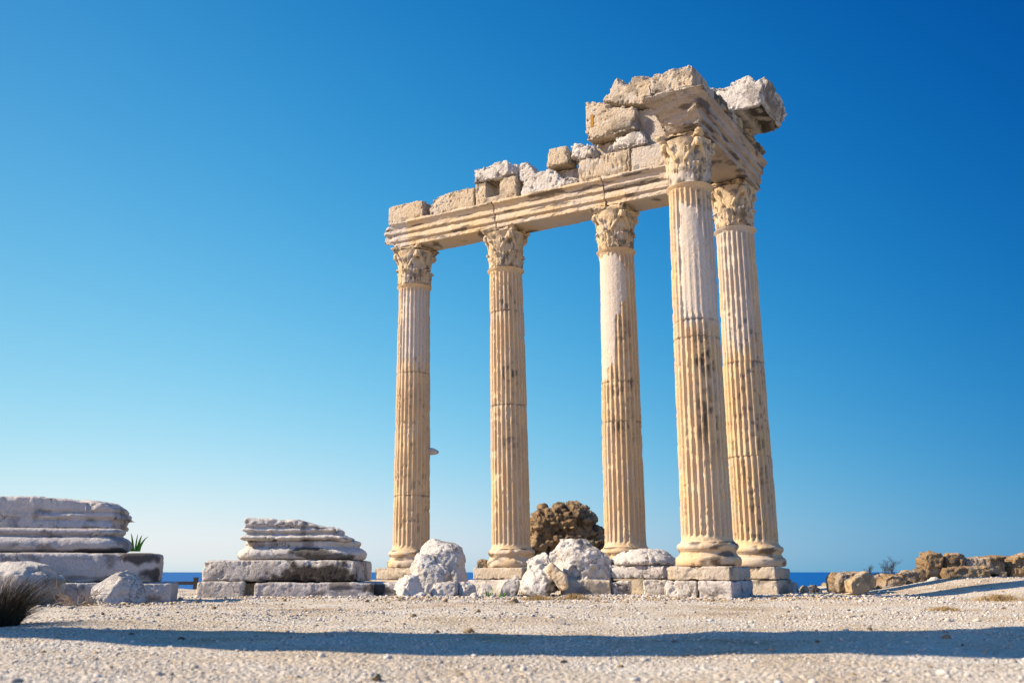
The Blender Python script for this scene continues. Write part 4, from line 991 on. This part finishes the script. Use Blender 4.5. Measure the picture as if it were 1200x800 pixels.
for n_, (x, y, w, mt) in enumerate(spots):
    small_stone(x, y, w, mt, 900 + n_, special.get(x))

# ------------------------------------------------------------------ plants
def blades(name, label, cat, root, n, h, spread, mat, seed, w=.006, droop=.5, seg=4, fan=1.0, oval=1.0, taper=False):
    g = np.random.default_rng(seed); V, F = [], []
    for _ in range(n):
        a = g.uniform(0, 6.28)
        if taper: q = np.abs(g.normal(0, .42)); k = math.exp(-q * q * 2.2)
        else: q = .45 * math.sqrt(g.uniform()); k = 1.0
        hh = h * g.uniform(.35, 1.15) * k; ln = fan * spread * g.uniform(.2, 1.0)
        x, y = spread * q * oval * math.cos(a), spread * q * math.sin(a)
        zb = float(zg(np.array([root[0] + x]), np.array([root[1] + y]))[0]) if taper else root[2]
        b = np.array([root[0] + x, root[1] + y, zb - .01])
        if taper: a = g.uniform(0, 6.28)
        dx = np.array([math.cos(a), math.sin(a), 0]); sd = np.array([-dx[1], dx[0], 0])
        th = g.uniform(0, 3.14); sd = sd * math.cos(th) + dx * math.sin(th)
        i0 = len(V)
        for s in range(seg + 1):
            t = s / seg
            p = b + dx * ln * t ** 1.4 + np.array([0, 0, hh * (t - droop * t ** 3)])
            ww = w * (1 - .85 * t)
            V += [p - sd * ww, p + sd * ww]
        for s in range(seg): F.append((i0 + 2 * s, i0 + 2 * s + 1, i0 + 2 * s + 3, i0 + 2 * s + 2))
    return tag(mk(name, np.array(V), F, M[mat], smooth=False, origin=root), label, cat, kind="stuff" if taper else None)
gx = lambda X, Y: (X, Y, float(zg(np.array([X]), np.array([Y]))[0]))
blades("grass_tuft", "bushy tuft of dry grass, coloured dark as if in shadow, at the left edge", "grass", gx(-4.82, 9.55), 2300, .56, .52, 'shadegrass', 1, w=.003, droop=.22, fan=.95)
p = at(161, 640, 17.2)
blades("green_plant", "small green leafed plant growing behind the left pile's moulding", "plant", (p[0] - .05, 17.2, at(0, 645, 17.2)[2]), 9, .36, .26, 'green', 2, w=.035, droop=.2)
def twigs(name, label, root, n, length, mat, seed, up=.3, rad=.006, branch=2):
    g = np.random.default_rng(seed); V, F = [], []
    def seg(p, d, L, r, lev):
        nonlocal V, F
        pts = [p]; 
        for s in range(4):
            d = d + g.normal(0, .18, 3); d /= np.linalg.norm(d); pts.append(pts[-1] + d * L / 4)
        i0 = len(V)
        for s, q in enumerate(pts):
            rr = r * (1 - .18 * s); a1 = np.cross(d, (0.1, .3, .9)); a1 /= np.linalg.norm(a1); a2 = np.cross(d, a1)
            for k in range(4): V.append(q + rr * (math.cos(k * math.pi / 2) * a1 + math.sin(k * math.pi / 2) * a2))
        for s in range(4):
            for k in range(4): F.append((i0 + 4 * s + k, i0 + 4 * s + (k + 1) % 4, i0 + 4 * s + 4 + (k + 1) % 4, i0 + 4 * s + 4 + k))
        if lev > 0:
            for s in (1, 2, 3, 4):
                for _ in range(branch):
                    dd = d + g.normal(0, .45, 3); dd /= np.linalg.norm(dd); seg(pts[s], dd, L * .55, r * .6, lev - 1)
    for _ in range(n):
        a = g.uniform(0, 6.28); d = np.array([math.cos(a), math.sin(a), up]); d /= np.linalg.norm(d)
        seg(np.array(root) + g.normal(0, .03, 3) * (1, 1, 0), d, length * g.uniform(.6, 1), rad, 1 if branch < 3 else 2)
    tag(mk(name, np.array(V), F, M[mat], smooth=True, origin=root), label, "plant")
a_ = ground_at(92, 712)
twigs("dry_twigs", "bleached dry twigs sprawling before the triangular boulder", (a_[0], a_[1], a_[2] + .03), 9, .40, 'twig', 3, up=.2, rad=.008)
a_ = at(1042, 676, 23.4)
twigs("bare_shrub", "small bare dark shrub standing on the low wall against the sky", (a_[0], 23.4, a_[2]), 4, .30, 'twigdark', 4, up=5.0, rad=.005, branch=3)
a_ = at(1020, 674, 23.8)
twigs("bare_shrub", "faint little bare shrub rising behind the tilted ochre cube", (a_[0], 23.8, a_[2]), 3, .20, 'twigdark', 5, up=5.0, rad=.004, branch=3)
for n_, (x, y, h, sp, nn, mt, lb) in enumerate([
    (172, 706, .10, .50, 420, 'drygrass', "low heap of dry tan grass between the two moulded piles"),
    (630, 703, .14, .40, 360, 'drygrass', "dry brown grass at the foot of the split boulder"),
    (672, 702, .16, .45, 420, 'drygrass', "dry brown weeds in front of the slab under the largest boulder"),
    (1106, 715, .09, .34, 360, 'drygrass', "tan heap of dry grass lying alone on the right gravel"),
    (1172, 703, .16, .62, 700, 'drygrass', "wide dry brown grass patch below the tall stone at the right edge"),
    (1120, 690, .10, .7, 300, 'drygrass', "sparse dry grass on the slope under the long pale brown block")]):
    q = ground_at(x, y); blades("dry_grass", lb, "grass", q, int(nn * 1.3), h * 1.5, sp, mt, 40 + n_, w=.004, droop=.7, fan=.35, oval=1.6, taper=True)
for n_, (x, y, Y, h, lb) in enumerate([(573, 697, 20.2, .24, "little upright green weed between pale stones by the second column"),
                                    (588, 696, 20.1, .13, "low green sprig at the foot of the rounded grey and tan boulder"),
                                    (493, 692, 19.7, .10, "tiny green sprig on the low white boulder's right side"),
                                    (518, 697, 19.9, .06, "tiny green sprig below the squarish pale stone")]):
    X = at(x, y, Y)[0]
    blades("green_weed", lb, "weed", gx(X, Y) if n_ != 2 else (X, Y, at(x, y, Y)[2]), 12, h, .10, 'green', 60 + n_, w=.018, droop=.3)

# ------------------------------------------------------------------ rail fence before the sea
def fence():
    fb = at(190, 684, 28.4); X0, X1 = at(120, 0, 28.4)[0], at(300, 0, 28.4)[0]
    zr = at(0, 683.0, 28.4)[2]
    root = thing("rail_fence", (X0, 28.4, 0), "dark low post and rail fence before the sea, between the piles", "fence")
    def box(a, b):
        x0, y0, z0 = a; x1, y1, z1 = b
        return np.array([(x, y, z) for x in (x0, x1) for y in (y0, y1) for z in (z0, z1)]), [(0, 1, 3, 2), (4, 6, 7, 5), (0, 4, 5, 1), (2, 3, 7, 6), (0, 2, 6, 4), (1, 5, 7, 3)]
    V, F = box((X0, 28.37, zr - .04), (X1, 28.43, zr + .05)); mk("rail", V, F, M['rail'], root, smooth=False)
    xp = at(215, 0, 28.4)[0]
    for k in (-2, -1, 0, 1, 2):
        x = xp + k * 1.7
        if X0 < x < X1:
            V, F = box((x - .06, 28.3, -.2), (x + .06, 28.365, at(0, 676, 28.4)[2])); mk("post", V, F, M['rail'], root, smooth=False)
fence()

# ------------------------------------------------------------------ light
ts = np.array([-math.cos(R(SUN_AZ)) * math.cos(R(SUN_EL)), math.sin(R(SUN_AZ)) * math.cos(R(SUN_EL)), math.sin(R(SUN_EL))])
sd_ = bpy.data.lights.new("sun", 'SUN'); sd_.energy = 5.0; sd_.angle = R(.5); sd_.color = (1, .855, .67)
so = bpy.data.objects.new("sun", sd_); C.objects.link(so); so.location = (-20, 5, 25)
from mathutils import Vector
so.rotation_euler = Vector((-ts[0], -ts[1], -ts[2])).to_track_quat('-Z', 'Y').to_euler()
w = bpy.data.worlds.new("World"); sc.world = w; w.use_nodes = True
nt = w.node_tree; bg = nt.nodes["Background"]
sky = nt.nodes.new("ShaderNodeTexSky"); sky.sky_type = 'NISHITA'; sky.sun_disc = False
sky.sun_elevation = R(SUN_EL); sky.sun_rotation = math.atan2(ts[0], ts[1])
sky.altitude = 0; sky.air_density = 1.0; sky.dust_density = .6; sky.ozone_density = 2.5
# the photograph's sky is polarised: deep blue away from the sun, pale towards it and towards the horizon
def wm(op, a, b=None):
    n = nt.nodes.new("ShaderNodeMath"); n.operation = op
    for k, v in enumerate((a, b)):
        if v is None: continue
        if isinstance(v, (int, float)): n.inputs[k].default_value = v
        else: nt.links.new(v, n.inputs[k])
    return n.outputs[0]
wt = nt.nodes.new("ShaderNodeTexCoord"); wx = nt.nodes.new("ShaderNodeSeparateXYZ"); nt.links.new(wt.outputs["Generated"], wx.inputs[0])
dx_ = wm('MAXIMUM', wm('SUBTRACT', wm('MINIMUM', wx.outputs[0], .5), wm('MULTIPLY', wm('MAXIMUM', wm('SUBTRACT', wx.outputs[0], .5), 0), .8)), -.6)  # gradient turns back out of view, adding fill on the shaded sides
dz_ = wm('SUBTRACT', wm('MINIMUM', wm('MAXIMUM', wx.outputs[2], 0), .58), wm('MULTIPLY', wm('MAXIMUM', wm('SUBTRACT', wx.outputs[2], .58), 0), .6))
bh_ = wm('MINIMUM', wm('MAXIMUM', wm('MULTIPLY', wx.outputs[1], -2), 0), 1)  # added fill: brighter sky behind the viewer to lift the shade
sp_ = nt.nodes.new("ShaderNodeSeparateColor"); nt.links.new(sky.outputs[0], sp_.inputs[0])
cb_ = nt.nodes.new("ShaderNodeCombineColor")
SKYC = ((-.157, 1.223, -2.125, -2.296, -3.12, -2.87, -3.753), (-.586, .422, -1.054, -1.117, -1.168, -.348, -1.556), (-.564, .225, -.458, -.286, -.9, -.242, -.812))
for ch, (b_, p_, cx_, cz_, cq_, cm_, cs_) in enumerate(SKYC):
    e_ = wm('ADD', wm('ADD', wm('MULTIPLY', dx_, cx_), wm('MULTIPLY', dz_, cz_)), wm('MULTIPLY', wm('MULTIPLY', dz_, dz_), cq_))
    e_ = wm('ADD', e_, wm('ADD', wm('MULTIPLY', wm('MULTIPLY', dx_, dz_), cm_), wm('MULTIPLY', wm('MULTIPLY', dx_, dx_), cs_)))
    v_ = wm('MULTIPLY', wm('POWER', wm('MULTIPLY', sp_.outputs[ch], .1), p_), wm('MULTIPLY', wm('EXPONENT', e_), 9.5 * math.exp(b_)))
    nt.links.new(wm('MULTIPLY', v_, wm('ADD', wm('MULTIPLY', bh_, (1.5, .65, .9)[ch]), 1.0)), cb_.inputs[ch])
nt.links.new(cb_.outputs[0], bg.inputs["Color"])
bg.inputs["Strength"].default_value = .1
sc.view_settings.view_transform = 'Standard'; sc.view_settings.look = 'None'
sc.view_settings.exposure = .9; sc.view_settings.gamma = 1; sc.view_settings.use_curve_mapping = False
sc.cycles.max_bounces = 6
